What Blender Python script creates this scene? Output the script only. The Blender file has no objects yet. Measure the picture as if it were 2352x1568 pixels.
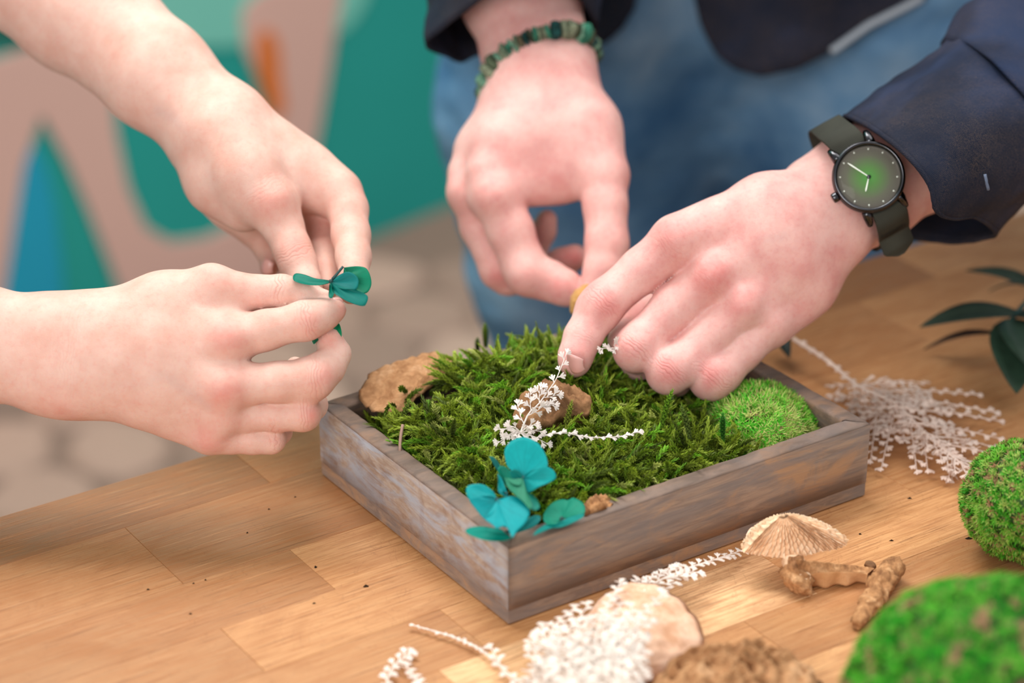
import bpy, math, random
import numpy as np
from mathutils import Vector, Matrix
rng = np.random.RandomState(7); random.seed(7)
S = bpy.context.scene
COL = S.collection
# ------------------------------------------------------------------ camera, world, light, exposure
TABLE = 0.75                                   # height of the table top
CAM = np.array([0.0, -1.25, TABLE + 0.645]); PITCH = 0.449; F = 5500.0
cd = bpy.data.cameras.new('camera'); cam = bpy.data.objects.new('camera', cd); COL.objects.link(cam)
cam.location = CAM; cam.rotation_euler = (math.pi/2 - PITCH, 0, 0)
cd.sensor_width = 36.0; cd.lens = 36.0*F/2352.0; cd.clip_start = 0.05; cd.clip_end = 60
cd.dof.use_dof = True; cd.dof.focus_distance = 1.265; cd.dof.aperture_fstop = 3.6
S.camera = cam
S.view_settings.view_transform = 'Standard'; S.view_settings.look = 'None'
S.view_settings.exposure = 0.0; S.view_settings.gamma = 1.0; S.view_settings.use_curve_mapping = False
W = bpy.data.worlds.new('world'); S.world = W; W.use_nodes = True
W.node_tree.nodes['Background'].inputs[0].default_value = (0.93, 0.96, 1.0, 1); W.node_tree.nodes['Background'].inputs[1].default_value = 0.50
def area(name, loc, target, size, power, color):
    l = bpy.data.lights.new(name, 'AREA'); l.shape = 'RECTANGLE'; l.size = size[0]; l.size_y = size[1]; l.energy = power; l.color = color
    o = bpy.data.objects.new(name, l); COL.objects.link(o); o.location = loc
    o.rotation_euler = (Vector(target) - Vector(loc)).to_track_quat('-Z', 'Y').to_euler(); return o
area('window_light', (-0.70, -2.15, 1.78), (0.0, -0.1, TABLE), (1.2, 1.2), 38, (1.0, 0.985, 0.97))
area('overhead_fill', (1.2, 0.4, 3.0), (0.0, 0.6, TABLE), (2.0, 2.0), 34, (1.0, 0.97, 0.95))  # added overhead fill for the table; no ceiling lamp known
area('wall_fill', (-0.6, 0.9, 2.9), (-0.6, 2.3, 0.3), (1.6, 1.6), 110, (1.0, 0.98, 0.96))  # added fill that brightens the back wall; no lamp known there

# ------------------------------------------------------------------ helpers
RX = np.array([1.0, 0, 0]); RD = np.array([0, -math.sin(PITCH), -math.cos(PITCH)]); RF = np.array([0, math.cos(PITCH), -math.sin(PITCH)])
def P(u, v, t):
    """world point seen at (u, v) of the 2352x1568 frame, t metres along the optical axis"""
    return CAM + t*(RF + RX*(u - 1176)/F + RD*(v - 784)/F)
def PZ(u, v, z):
    r = RF + RX*(u - 1176)/F + RD*(v - 784)/F
    return CAM + r*((z - CAM[2])/r[2])
def TZ(u, v, z):
    r = RF + RX*(u - 1176)/F + RD*(v - 784)/F
    return (z - CAM[2])/r[2]
def unit(a): a = np.asarray(a, float); return a/(np.linalg.norm(a) + 1e-12)
TH = math.radians(33.9)
E1 = np.array([math.cos(TH), math.sin(TH), 0]); E2 = np.array([-math.sin(TH), math.cos(TH), 0]); EZ = np.array([0, 0, 1.0])
TF = np.array([-0.0018, -0.2375, TABLE])        # front bottom corner of the tray
def T(a, b, h=0.0): return TF + E1*a + E2*b + EZ*h
def tag(o, label=None, cat=None, group=None, kind=None):
    if label: o['label'] = label
    if cat: o['category'] = cat
    if group: o['group'] = group
    if kind: o['kind'] = kind
    return o
def mesh(name, V, Fc, mats=None, parent=None, smooth=True, loc=None, fmat=None, attrs=None, colors=None, uvs=None):
    V = np.asarray(V, dtype=np.float64).reshape(-1, 3)
    if loc is not None: V = V - np.asarray(loc)[None, :]
    me = bpy.data.meshes.new(name)
    if isinstance(Fc, np.ndarray):
        n, k = Fc.shape
        me.vertices.add(len(V)); me.vertices.foreach_set('co', V.astype(np.float32).ravel())
        me.loops.add(n*k); me.loops.foreach_set('vertex_index', Fc.astype(np.int32).ravel())
        me.polygons.add(n); me.polygons.foreach_set('loop_start', np.arange(0, n*k, k, dtype=np.int32))
        me.update(calc_edges=True); me.validate()
    else:
        me.from_pydata(V.tolist(), [], [list(map(int, f)) for f in Fc])
    me.polygons.foreach_set('use_smooth', np.full(len(me.polygons), bool(smooth)))
    if mats:
        for m in (mats if isinstance(mats, (list, tuple)) else [mats]): me.materials.append(m)
    if fmat is not None: me.polygons.foreach_set('material_index', np.asarray(fmat, dtype=np.int32))
    for an, av in (attrs or {}).items():
        a = me.attributes.new(an, 'FLOAT', 'POINT'); a.data.foreach_set('value', np.asarray(av, dtype=np.float32))
    if colors is not None:
        a = me.attributes.new('tint', 'FLOAT_COLOR', 'POINT')
        c = np.ones((len(V), 4), np.float32); c[:, :3] = colors; a.data.foreach_set('color', c.ravel())
    me.update()
    o = bpy.data.objects.new(name, me); COL.objects.link(o)
    if loc is not None: o.location = loc
    if parent is not None:
        o.parent = parent
        if loc is None: o.matrix_parent_inverse = Matrix.Translation(-Vector(world_loc(parent)))
        else: o.location = Vector(loc) - Vector(world_loc(parent))
    return o
def world_loc(o):
    l = Vector(o.location)
    if o.parent:
        l = l + Vector(world_loc(o.parent))
        l = l + o.matrix_parent_inverse.translation
    return l
def empty(name, loc, label=None, cat=None, group=None):
    o = bpy.data.objects.new(name, None); COL.objects.link(o); o.location = loc; o.empty_display_size = 0.02
    return tag(o, label, cat, group)
def grid_faces(nu, nv, wrap_u=False, wrap_v=False, off=0):
    """vertex index = i*nv + j"""
    fs = []
    for i in range(nu if wrap_u else nu - 1):
        for j in range(nv if wrap_v else nv - 1):
            i2 = (i + 1) % nu; j2 = (j + 1) % nv
            fs.append((off + i*nv + j, off + i2*nv + j, off + i2*nv + j2, off + i*nv + j2))
    return fs
def bez(pts, n):
    """Catmull-Rom through pts -> n samples"""
    pts = np.asarray(pts, float); m = len(pts)
    if m == 2: return pts[0] + (pts[1] - pts[0])*np.linspace(0, 1, n)[:, None]
    ex = np.vstack([2*pts[0] - pts[1], pts, 2*pts[-1] - pts[-2]])
    out = []
    for s in np.linspace(0, m - 1 - 1e-9, n):
        i = int(s); f = s - i; p0, p1, p2, p3 = ex[i:i+4]
        out.append(0.5*((2*p1) + (-p0 + p2)*f + (2*p0 - 5*p1 + 4*p2 - p3)*f*f + (-p0 + 3*p1 - 3*p2 + p3)*f**3))
    return np.array(out)
def tube(path, rad, seg=8, cap=True, flat=None, up=(0, 0, 1)):
    """V, faces of a tube; rad scalar or list; flat = scale in the second direction"""
    path = np.asarray(path, float); n = len(path); rad = np.broadcast_to(np.asarray(rad, float), (n,))
    V = []; up = np.asarray(up, float)
    for i in range(n):
        d = unit(path[min(i+1, n-1)] - path[max(i-1, 0)])
        a = np.cross(d, up)
        if np.linalg.norm(a) < 1e-3: a = np.cross(d, (1, 0, 0))
        a = unit(a); b = unit(np.cross(a, d))
        for k in range(seg):
            q = 2*math.pi*k/seg
            V.append(path[i] + rad[i]*(a*math.cos(q) + b*math.sin(q)*(flat or 1)))
    Fc = grid_faces(n, seg, False, True)
    if cap:
        V.append(path[0]); V.append(path[-1]); c0 = n*seg; c1 = c0 + 1
        for k in range(seg):
            k2 = (k+1) % seg
            Fc.append((c0, k, k2)); Fc.append((c1, (n-1)*seg + k2, (n-1)*seg + k))
    return np.array(V), Fc
class Acc:
    def __init__(s): s.V = []; s.F = []; s.C = []; s.n = 0
    def add(s, V, Fc, c=None):
        V = np.asarray(V, float); s.V.append(V)
        s.F += [tuple(int(i) + s.n for i in f) for f in Fc]
        if c is not None: s.C.append(np.broadcast_to(np.asarray(c, float), (len(V), 3)))
        s.n += len(V)
    def build(s, name, mat, parent=None, smooth=True, loc=None):
        return mesh(name, np.vstack(s.V), s.F, mat, parent, smooth, loc, colors=np.vstack(s.C) if s.C else None)
def frame(n, x):
    n = unit(n); x = np.asarray(x, float); x = unit(x - n*np.dot(x, n)); return x, np.cross(n, x), n
# ---- value noise (numpy)
_perm = np.random.RandomState(3).rand(64, 64, 64).astype(np.float32)
def vnoise(p):
    p = np.asarray(p, float); i = np.floor(p).astype(int); f = p - i; f = f*f*(3 - 2*f); r = 0
    for dx in (0, 1):
        for dy in (0, 1):
            for dz in (0, 1):
                w = (f[:, 0] if dx else 1-f[:, 0])*(f[:, 1] if dy else 1-f[:, 1])*(f[:, 2] if dz else 1-f[:, 2])
                r = r + w*_perm[(i[:, 0]+dx) % 64, (i[:, 1]+dy) % 64, (i[:, 2]+dz) % 64]
    return r*2 - 1
def fbm(p, o=4):
    p = np.asarray(p, float); r = 0; a = 1
    for k in range(o): r = r + a*vnoise(p*(2**k) + 7.3*k); a *= .5
    return r
# ---- implicit surfaces -> mesh
def smin(a, b, k):
    h = np.maximum(k - np.abs(a - b), 0)/k
    return np.minimum(a, b) - h*h*k*0.25
class Field:
    def __init__(s, lo, hi, h):
        s.lo = np.asarray(lo, float); s.h = h
        s.n = np.maximum(4, np.ceil((np.asarray(hi) - s.lo)/h).astype(int) + 1)
        s.ax = [(s.lo[i] + h*np.arange(s.n[i])).astype(np.float32) for i in range(3)]
    def blank(s): return np.full(s.n, 0.03, np.float32)
    def cone(s, G, A, B, r1, r2, k, flat=None):
        A = np.asarray(A, float); B = np.asarray(B, float); m = max(r1, r2) + k + 3*s.h
        lo = np.minimum(A, B) - m; hi = np.maximum(A, B) + m
        i0 = np.clip(((lo - s.lo)/s.h).astype(int), 0, s.n); i1 = np.clip(((hi - s.lo)/s.h).astype(int) + 2, 0, s.n)
        if np.any(i1 <= i0): return
        X = s.ax[0][i0[0]:i1[0], None, None] - np.float32(A[0]); Y = s.ax[1][None, i0[1]:i1[1], None] - np.float32(A[1]); Z = s.ax[2][None, None, i0[2]:i1[2]] - np.float32(A[2])
        b = (B - A).astype(np.float32); bb = float(b @ b) + 1e-12
        t = np.clip((X*b[0] + Y*b[1] + Z*b[2])/bb, 0, 1)
        d = np.sqrt((X - t*b[0])**2 + (Y - t*b[1])**2 + (Z - t*b[2])**2) - (r1 + (r2 - r1)*t)
        sl = tuple(slice(i0[i], i1[i]) for i in range(3))
        G[sl] = smin(G[sl], d.astype(np.float32), k) if k > 0 else np.minimum(G[sl], d)
def surface_nets(G, lo, h):
    ins = G < 0
    nx, ny, nz = G.shape
    acc = np.zeros((nx-1, ny-1, nz-1, 3), np.float32); cnt = np.zeros((nx-1, ny-1, nz-1), np.float32)
    for ax in range(3):
        o1, o2 = [a for a in range(3) if a != ax]
        def sh(arr, a, b, c):
            idx = [None]*3; idx[ax] = slice(a, arr.shape[ax] - 1 + a); idx[o1] = slice(b, arr.shape[o1] - 1 + b); idx[o2] = slice(c, arr.shape[o2] - 1 + c)
            return arr[tuple(idx)]
        for b in (0, 1):
            for c in (0, 1):
                g0 = sh(G, 0, b, c); g1 = sh(G, 1, b, c)
                m = (g0 < 0) != (g1 < 0)
                t = np.where(m, g0/np.where(m, g0 - g1, 1), 0)
                acc[..., ax] += np.where(m, t, 0); acc[..., o1] += m*b; acc[..., o2] += m*c; cnt += m
    cell = cnt > 0
    ids = np.full(cell.shape, -1, np.int32); idx = np.argwhere(cell); ids[cell] = np.arange(len(idx))
    V = (idx + acc[cell]/cnt[cell][:, None])*h + lo
    Q = []
    for ax in range(3):
        o1, o2 = [(1, 2), (2, 0), (0, 1)][ax]
        a = ins; idxa = [slice(None)]*3; idxb = [slice(None)]*3
        idxa[ax] = slice(0, -1); idxb[ax] = slice(1, None)
        s0 = ins[tuple(idxa)]; s1 = ins[tuple(idxb)]
        e = np.argwhere(s0 != s1)
        e = e[(e[:, o1] > 0) & (e[:, o2] > 0) & (e[:, o1] < G.shape[o1]-1) & (e[:, o2] < G.shape[o2]-1)]
        flip = s0[e[:, 0], e[:, 1], e[:, 2]]
        d1 = np.zeros(3, int); d1[o1] = 1; d2 = np.zeros(3, int); d2[o2] = 1
        c = [e, e - d1, e - d1 - d2, e - d2]
        q = np.stack([ids[tuple(x.T)] for x in c], 1)
        q = np.where(flip[:, None], q, q[:, ::-1]); Q.append(q)
    Q = np.vstack(Q); Q = Q[(Q >= 0).all(1)]
    return V, Q
def relax(V, Q, it=2, lam=0.5):
    E = np.vstack([Q[:, [0, 1]], Q[:, [1, 2]], Q[:, [2, 3]], Q[:, [3, 0]]]); n = len(V)
    for _ in range(it):
        s = np.zeros_like(V); c = np.zeros(n)
        for k in range(3): s[:, k] = np.bincount(E[:, 0], V[E[:, 1], k], n) + np.bincount(E[:, 1], V[E[:, 0], k], n)
        c = np.bincount(E[:, 0], minlength=n) + np.bincount(E[:, 1], minlength=n)
        V = V + lam*(s/np.maximum(c, 1)[:, None] - V)
    return V
# ------------------------------------------------------------------ materials
def srgb(r, g, b):
    f = lambda c: (c/255.0)/12.92 if c/255.0 <= 0.04045 else ((c/255.0 + 0.055)/1.055)**2.4
    return (f(r), f(g), f(b))
class NT:
    def __init__(s, name):
        s.m = bpy.data.materials.new(name); s.m.use_nodes = True; s.t = s.m.node_tree; s.b = s.t.nodes['Principled BSDF']
    def n(s, typ, **kw):
        o = s.t.nodes.new(typ)
        for k, v in kw.items():
            if k.startswith('i_'):
                key = k[2:]; key = int(key) if key.isdigit() else key
                if hasattr(v, 'is_linked') or isinstance(v, bpy.types.NodeSocket): s.t.links.new(v, o.inputs[key])
                else: o.inputs[key].default_value = v
            else: setattr(o, k, v)
        return o
    def link(s, a, b): s.t.links.new(a, b)
    def set(s, **kw):
        for k, v in kw.items():
            k = k.replace('_', ' ')
            if isinstance(v, bpy.types.NodeSocket): s.t.links.new(v, s.b.inputs[k])
            else: s.b.inputs[k].default_value = v
        return s
    def coord(s, kind='Object', scale=(1, 1, 1), rot=(0, 0, 0), loc=(0, 0, 0)):
        tc = s.n('ShaderNodeTexCoord'); mp = s.n('ShaderNodeMapping'); s.link(tc.outputs[kind], mp.inputs['Vector'])
        mp.inputs['Scale'].default_value = scale; mp.inputs['Rotation'].default_value = rot; mp.inputs['Location'].default_value = loc
        return mp.outputs[0]
    def noise(s, vec, scale=5, detail=4, rough=0.5, dist=0.0, dim='3D'):
        o = s.n('ShaderNodeTexNoise'); s.link(vec, o.inputs['Vector'])
        o.inputs['Scale'].default_value = scale; o.inputs['Detail'].default_value = detail; o.inputs['Roughness'].default_value = rough; o.inputs['Distortion'].default_value = dist
        return o.outputs['Fac']
    def ramp(s, fac, stops):
        o = s.n('ShaderNodeValToRGB'); s.link(fac, o.inputs[0]); e = o.color_ramp.elements
        while len(e) < len(stops): e.new(0.5)
        for x, (p, c) in zip(e, stops):
            x.position = p; x.color = (c[0], c[1], c[2], 1) if isinstance(c, (tuple, list)) else (c, c, c, 1)
        return o.outputs[0]
    def mix(s, fac, a, b, mode='MIX'):
        o = s.n('ShaderNodeMix', data_type='RGBA', blend_type=mode)
        for i, v in ((0, fac), (6, a), (7, b)):
            if isinstance(v, bpy.types.NodeSocket): s.link(v, o.inputs[i])
            elif i == 0: o.inputs[0].default_value = v
            else: o.inputs[i].default_value = (v[0], v[1], v[2], 1)
        return o.outputs[2]
    def math(s, op, a, b=0.0, clamp=False):
        o = s.n('ShaderNodeMath', operation=op); o.use_clamp = clamp
        for i, v in ((0, a), (1, b)):
            if isinstance(v, bpy.types.NodeSocket): s.link(v, o.inputs[i])
            else: o.inputs[i].default_value = v
        return o.outputs[0]
    def attr(s, name, out='Fac'):
        return s.n('ShaderNodeAttribute', attribute_name=name).outputs[out]
    def bump(s, h, strength=0.3, dist=0.001, normal=None):
        o = s.n('ShaderNodeBump'); s.link(h, o.inputs['Height']); o.inputs['Strength'].default_value = strength; o.inputs['Distance'].default_value = dist
        if normal is not None: s.link(normal, o.inputs['Normal'])
        return o.outputs[0]
def skin_mat(name, base, deep, red, hair=0.0):
    k = NT(name); v = k.coord('Object')
    n1 = k.noise(v, 55, 4, 0.6); n2 = k.noise(v, 420, 3, 0.6)
    c = k.mix(k.ramp(n1, [(0.38, 0.0), (0.66, 1.0)]), base, deep)
    c = k.mix(k.math('MULTIPLY', k.ramp(n2, [(0.5, 0.0), (0.75, 1.0)]), 0.22), c, red)
    c = k.mix(k.math('MULTIPLY', k.math('MULTIPLY', k.attr('red'), k.ramp(n1, [(0.3, 0.5), (0.65, 1.0)])), 0.70, True), c, red)
    vein = k.attr('vein'); c = k.mix(k.math('MULTIPLY', vein, 0.35, True), c, srgb(140, 138, 146))
    # creases run across the finger: attribute 'along' is metres along the finger axis
    al = k.attr('along'); cr = k.attr('crease')
    comb = k.n('ShaderNodeCombineXYZ'); k.link(al, comb.inputs[0])
    sep = k.n('ShaderNodeSeparateXYZ'); k.link(v, sep.inputs[0])
    wob = k.noise(v, 120, 2, 0.5)
    ph = k.math('ADD', k.math('MULTIPLY', al, 1500.0), k.math('MULTIPLY', wob, 12.0))
    w = k.math('ABSOLUTE', k.math('SINE', ph)); w = k.math('POWER', w, 0.5)
    h = k.math('MULTIPLY', k.math('SUBTRACT', w, 1.0), cr)
    vo = k.n('ShaderNodeTexVoronoi', feature='DISTANCE_TO_EDGE'); k.link(v, vo.inputs['Vector']); vo.inputs['Scale'].default_value = 900
    pore = k.ramp(vo.outputs['Distance'], [(0.0, 0.0), (0.12, 1.0)])
    h = k.math('ADD', h, k.math('MULTIPLY', pore, 0.10)); h = k.math('ADD', h, k.math('MULTIPLY', n1, 0.25))
    c = k.mix(k.math('MULTIPLY', k.math('MULTIPLY', k.math('SUBTRACT', 1.0, w), cr), 0.5, True), c, red)
    k.set(Base_Color=c, Roughness=0.52, Subsurface_Weight=0.35, Subsurface_Radius=(1.0, 0.35, 0.2), Subsurface_Scale=0.0035, Normal=k.bump(h, 0.48, 0.0010))
    k.b.inputs['Specular IOR Level'].default_value = 0.28
    return k.m
M = {}
M['skin_w'] = skin_mat('skin_pale', srgb(222, 184, 168), srgb(213, 166, 149), srgb(212, 120, 110))
M['skin_m'] = skin_mat('skin_rosy', srgb(232, 184, 174), srgb(220, 160, 152), srgb(206, 102, 98))
def simple(name, col, rough=0.5, metal=0.0, spec=0.5, **kw):
    k = NT(name); k.set(Base_Color=(*col, 1), Roughness=rough, Metallic=metal); k.b.inputs['Specular IOR Level'].default_value = spec
    for a, b in kw.items(): k.b.inputs[a.replace('_', ' ')].default_value = b
    return k.m
def nail_mat():
    return simple('nail', srgb(232, 178, 168), 0.28, 0, 0.5, Subsurface_Weight=0.2, Subsurface_Scale=0.002)
M['nail'] = nail_mat()
M['nail_m'] = simple('nail_rosy', srgb(224, 170, 162), 0.38, 0, 0.4)
def table_mat():
    k = NT('oiled_oak'); oi = k.n('ShaderNodeObjectInfo')
    tc = k.n('ShaderNodeTexCoord'); add = k.n('ShaderNodeVectorMath', operation='ADD')
    sc = k.n('ShaderNodeVectorMath', operation='SCALE'); comb = k.n('ShaderNodeCombineXYZ')
    sp2 = k.n('ShaderNodeSeparateColor'); k.link(oi.outputs['Color'], sp2.inputs[0]); k.link(sp2.outputs[1], comb.inputs[0]); k.link(sp2.outputs[2], comb.inputs[1]); k.link(comb.outputs[0], sc.inputs[0]); sc.inputs['Scale'].default_value = 37.0
    k.link(tc.outputs['Object'], add.inputs[0]); k.link(sc.outputs[0], add.inputs[1]); v0 = add.outputs[0]
    def mp(s):
        m = k.n('ShaderNodeMapping'); k.link(v0, m.inputs['Vector']); m.inputs['Scale'].default_value = s; return m.outputs[0]
    grain = k.noise(mp((9, 190, 60)), 4.0, 5, 0.65, 0.3)
    fine = k.noise(mp((10, 400, 130)), 2.2, 4, 0.65)
    blot = k.noise(mp((10, 26, 20)), 1.3, 5, 0.62, 1.2)
    st = k.noise(mp((30, 40, 30)), 1.2, 3, 0.5, 2.5)
    sepc = k.n('ShaderNodeSeparateColor'); k.link(oi.outputs['Color'], sepc.inputs[0]); c = k.ramp(sepc.outputs[0], [(0.0, srgb(128, 88, 56)), (0.35, srgb(172, 122, 78)), (0.7, srgb(206, 152, 100)), (1.0, srgb(236, 190, 140))])
    c = k.mix(k.math('MULTIPLY', k.ramp(grain, [(0.38, 1.0), (0.58, 0.0)]), 0.55), c, srgb(160, 98, 48))
    c = k.mix(k.math('MULTIPLY', k.ramp(fine, [(0.33, 1.0), (0.42, 0.0)]), 0.6), c, srgb(104, 60, 28))
    c = k.mix(k.math('MULTIPLY', k.ramp(fine, [(0.58, 0.0), (0.7, 1.0)]), 0.30), c, srgb(232, 180, 128))
    c = k.mix(k.math('MULTIPLY', k.ramp(blot, [(0.45, 0.0), (0.66, 1.0)]), 0.42), c, srgb(152, 94, 48))
    ring = k.math('ABSOLUTE', k.math('SUBTRACT', st, 0.55)); c = k.mix(k.math('MULTIPLY', k.ramp(ring, [(0.0, 1.0), (0.012, 0.0)]), 0.28), c, srgb(120, 70, 34))
    k.set(Base_Color=c, Roughness=k.ramp(blot, [(0.3, 0.42), (0.75, 0.60)]), Normal=k.bump(k.math('ADD', grain, k.math('MULTIPLY', fine, 0.7)), 0.35, 0.0006))
    k.b.inputs['Specular IOR Level'].default_value = 0.45
    return k.m
M['oak'] = table_mat()
def tray_mat(name, base, dark, light, streak, streak_amt, rot=0.0):
    k = NT(name); v = k.coord('Object', rot=(0, 0, 0))
    def mp(s, r=(0, 0, 0)):
        m = k.n('ShaderNodeMapping'); k.link(v, m.inputs['Vector']); m.inputs['Scale'].default_value = s; m.inputs['Rotation'].default_value = r; return m.outputs[0]
    grain = k.noise(mp((14, 40, 160), (0, 0.35, 0)), 2.2, 5, 0.65, 0.8); big = k.noise(mp((11, 20, 24), (0, 0.5, 0)), 1.6, 5, 0.6, 1.4)
    w = k.noise(mp((10, 16, 60), (0, 0.5, 0)), 1.6, 5, 0.65, 0.7)
    c = k.mix(k.ramp(grain, [(0.38, 0.0), (0.62, 1.0)]), base, dark)
    c = k.mix(k.math('MULTIPLY', k.ramp(big, [(0.50, 0.0), (0.62, 1.0)]), 0.75), c, light)
    c = k.mix(k.math('MULTIPLY', k.ramp(w, [(0.42, 0.0), (0.60, 1.0)]), streak_amt), c, streak)
    k.set(Base_Color=c, Roughness=0.72, Normal=k.bump(grain, 0.35, 0.0005)); return k.m
M['tray_left'] = tray_mat('grey_brown_wood_lit', srgb(176, 158, 142), srgb(156, 132, 114), srgb(134, 106, 88), srgb(164, 172, 184), 0.7)  # left face paler and bluer: the light falling on it is in the colour
M['tray_right'] = tray_mat('grey_brown_wood', srgb(156, 130, 110), srgb(128, 106, 92), srgb(172, 130, 94), srgb(114, 106, 104), 0.6)  # same wood on the right face, its shaded side coloured darker
M['tray_rim'] = tray_mat('dark_grey_brown_wood', srgb(128, 104, 88), srgb(96, 78, 66), srgb(132, 100, 76), srgb(98, 90, 88), 0.5)
def tint_mat(name, rough=0.6, noise=0.25, scale=300, sss=0.0, trans=0.0, spec=0.35):
    k = NT(name); c = k.attr('tint', 'Color'); n = k.noise(k.coord('Object'), scale, 3, 0.6)
    c2 = k.mix(k.math('MULTIPLY', k.ramp(n, [(0.35, 0.0), (0.7, 1.0)]), noise), c, (0.0, 0.0, 0.0))
    k.set(Base_Color=c2, Roughness=rough); k.b.inputs['Specular IOR Level'].default_value = spec
    if sss: k.set(Subsurface_Weight=sss, Subsurface_Scale=0.001)
    if trans:
        tr = k.n('ShaderNodeBsdfTranslucent'); k.link(c2, tr.inputs[0]); mx = k.n('ShaderNodeMixShader'); mx.inputs[0].default_value = trans
        k.link(k.b.outputs[0], mx.inputs[1]); k.link(tr.outputs[0], mx.inputs[2]); k.link(mx.outputs[0], k.t.nodes['Material Output'].inputs[0])
    return k.m
M['moss'] = tint_mat('moss_green', 0.6, 0.15, 900, trans=0.25)
M['petal'] = tint_mat('petal_teal', 0.55, 0.10, 260, trans=0.25, spec=0.2)
M['white'] = tint_mat('bleached_fern', 0.7, 0.05, 500, trans=0.3)
M['leaf'] = tint_mat('dark_leaf', 0.5, 0.3, 120)
M['bark'] = tint_mat('bark_tan', 0.85, 0.35, 420)
def rock_mat(name, a, b, c3, sc=60, bd=0.0012):
    k = NT(name); v = k.coord('Object'); n = k.noise(v, sc, 6, 0.65, 0.5); n2 = k.noise(v, sc*5, 4, 0.6)
    c = k.ramp(n, [(0.35, a), (0.52, b), (0.7, c3)]); c = k.mix(k.math('MULTIPLY', k.ramp(n2, [(0.45, 0.0), (0.6, 1.0)]), 0.35), c, a)
    k.set(Base_Color=c, Roughness=0.9, Normal=k.bump(k.math('ADD', n, k.math('MULTIPLY', n2, 0.5)), 0.7, bd)); k.b.inputs['Specular IOR Level'].default_value = 0.2
    return k.m
M['fungus'] = rock_mat('fungus_tan', srgb(150, 106, 70), srgb(188, 142, 100), srgb(206, 164, 124), 70)
M['chip'] = rock_mat('bark_chip', srgb(104, 72, 48), srgb(146, 106, 72), srgb(170, 128, 88), 60)
M['gill'] = rock_mat('gill_cream', srgb(226, 184, 144), srgb(244, 210, 174), srgb(250, 222, 192), 90, 0.0003)
M['cream'] = rock_mat('cream_fungus', srgb(208, 158, 124), srgb(232, 190, 160), srgb(240, 206, 180), 70, 0.0008)
M['woodchunk'] = rock_mat('torn_wood', srgb(124, 84, 54), srgb(182, 132, 88), srgb(218, 172, 126), 110)
M['wood_end'] = rock_mat('pale_cut_wood', srgb(186, 134, 88), srgb(206, 154, 106), srgb(218, 170, 124), 50, 0.0004)
M['soil'] = rock_mat('dark_soil', srgb(26, 16, 10), srgb(48, 32, 20), srgb(66, 46, 28), 200, 0.002)
def denim(name, a, b, c3, thread=None, amt=0.0):
    k = NT(name); v = k.coord('Object'); n = k.noise(v, 9, 4, 0.6, 0.4); 
    m = k.n('ShaderNodeTexWave', wave_type='BANDS', bands_direction='DIAGONAL'); k.link(v, m.inputs['Vector']); m.inputs['Scale'].default_value = 420; m.inputs['Distortion'].default_value = 1.0; m.inputs['Detail'].default_value = 2
    c = k.ramp(n, [(0.34, a), (0.52, b), (0.72, c3)])
    c = k.mix(k.math('MULTIPLY', m.outputs['Fac'], 0.25), c, (0.01, 0.015, 0.03))
    if thread:
        mp = k.n('ShaderNodeMapping'); k.link(v, mp.inputs['Vector']); mp.inputs['Rotation'].default_value = (0.4, 0.6, 0.9); mp.inputs['Scale'].default_value = (1, 2.2, 1)
        t = k.noise(mp.outputs[0], 420, 3, 0.7, 2.5); t2 = k.noise(v, 16, 4, 0.7)
        f = k.math('MULTIPLY', k.ramp(k.math('ABSOLUTE', k.math('SUBTRACT', t, 0.5)), [(0.0, 1.0), (0.022, 0.0)]), k.ramp(t2, [(0.36, 0.15), (0.64, 1.0)]))
        c = k.mix(k.math('MULTIPLY', f, amt), c, thread)
    k.set(Base_Color=c, Roughness=0.85, Normal=k.bump(m.outputs['Fac'], 0.3, 0.0004)); k.b.inputs['Specular IOR Level'].default_value = 0.2
    return k.m
M['shirt'] = denim('dark_denim', srgb(16, 21, 35), srgb(24, 32, 50), srgb(38, 52, 80), srgb(150, 122, 96), 0.55)
M['shirt_in'] = denim('denim_inside', srgb(16, 30, 60), srgb(22, 42, 80), srgb(30, 52, 94))
M['jeans'] = denim('mid_blue_denim', srgb(70, 116, 160), srgb(112, 154, 190), srgb(160, 188, 212))
M['black'] = simple('gunmetal', (0.07, 0.07, 0.075), 0.22, 1.0)
M['strap'] = denim('olive_webbing', srgb(50, 50, 42), srgb(62, 62, 52), srgb(72, 72, 60))
M['lume'] = simple('pale_marker', srgb(235, 240, 225), 0.4)
def glass():
    k = NT('watch_glass'); k.set(Base_Color=(1, 1, 1, 1), Roughness=0.02, IOR=1.45); k.b.inputs['Transmission Weight'].default_value = 1.0; k.b.inputs['Alpha'].default_value = 0.12; return k.m
M['glass'] = glass()
def dialm():
    k = NT('green_fume_dial'); v = k.coord('Object', scale=(62, 62, 62)); g = k.n('ShaderNodeTexGradient', gradient_type='SPHERICAL'); k.link(v, g.inputs[0])
    c = k.ramp(g.outputs['Fac'], [(0.0, srgb(92, 86, 76)), (0.25, srgb(98, 98, 80)), (0.7, srgb(84, 130, 62)), (1.0, srgb(78, 150, 62))])
    k.set(Base_Color=c, Roughness=0.35, Metallic=0.3); return k.m
M['dial'] = dialm()
def wallm(name, col, col2):
    k = NT(name); n = k.noise(k.coord('Object'), 1.6, 4, 0.6); k.set(Base_Color=k.mix(n, col, col2), Roughness=0.8); return k.m
M['teal_wall'] = wallm('teal_paint', srgb(0, 132, 122), srgb(12, 148, 138))
M['pink_paint'] = wallm('pink_paint', srgb(190, 154, 142), srgb(204, 166, 152))
M['lteal_paint'] = wallm('pale_teal_paint', srgb(96, 176, 160), srgb(116, 190, 172))
M['orange_paint'] = wallm('orange_paint', srgb(208, 110, 30), srgb(190, 104, 52))
M['blue_paint'] = wallm('blue_paint', srgb(0, 130, 160), srgb(0, 150, 178))
M['dteal_paint'] = wallm('deep_green_paint', srgb(8, 78, 66), srgb(20, 96, 84))
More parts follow.
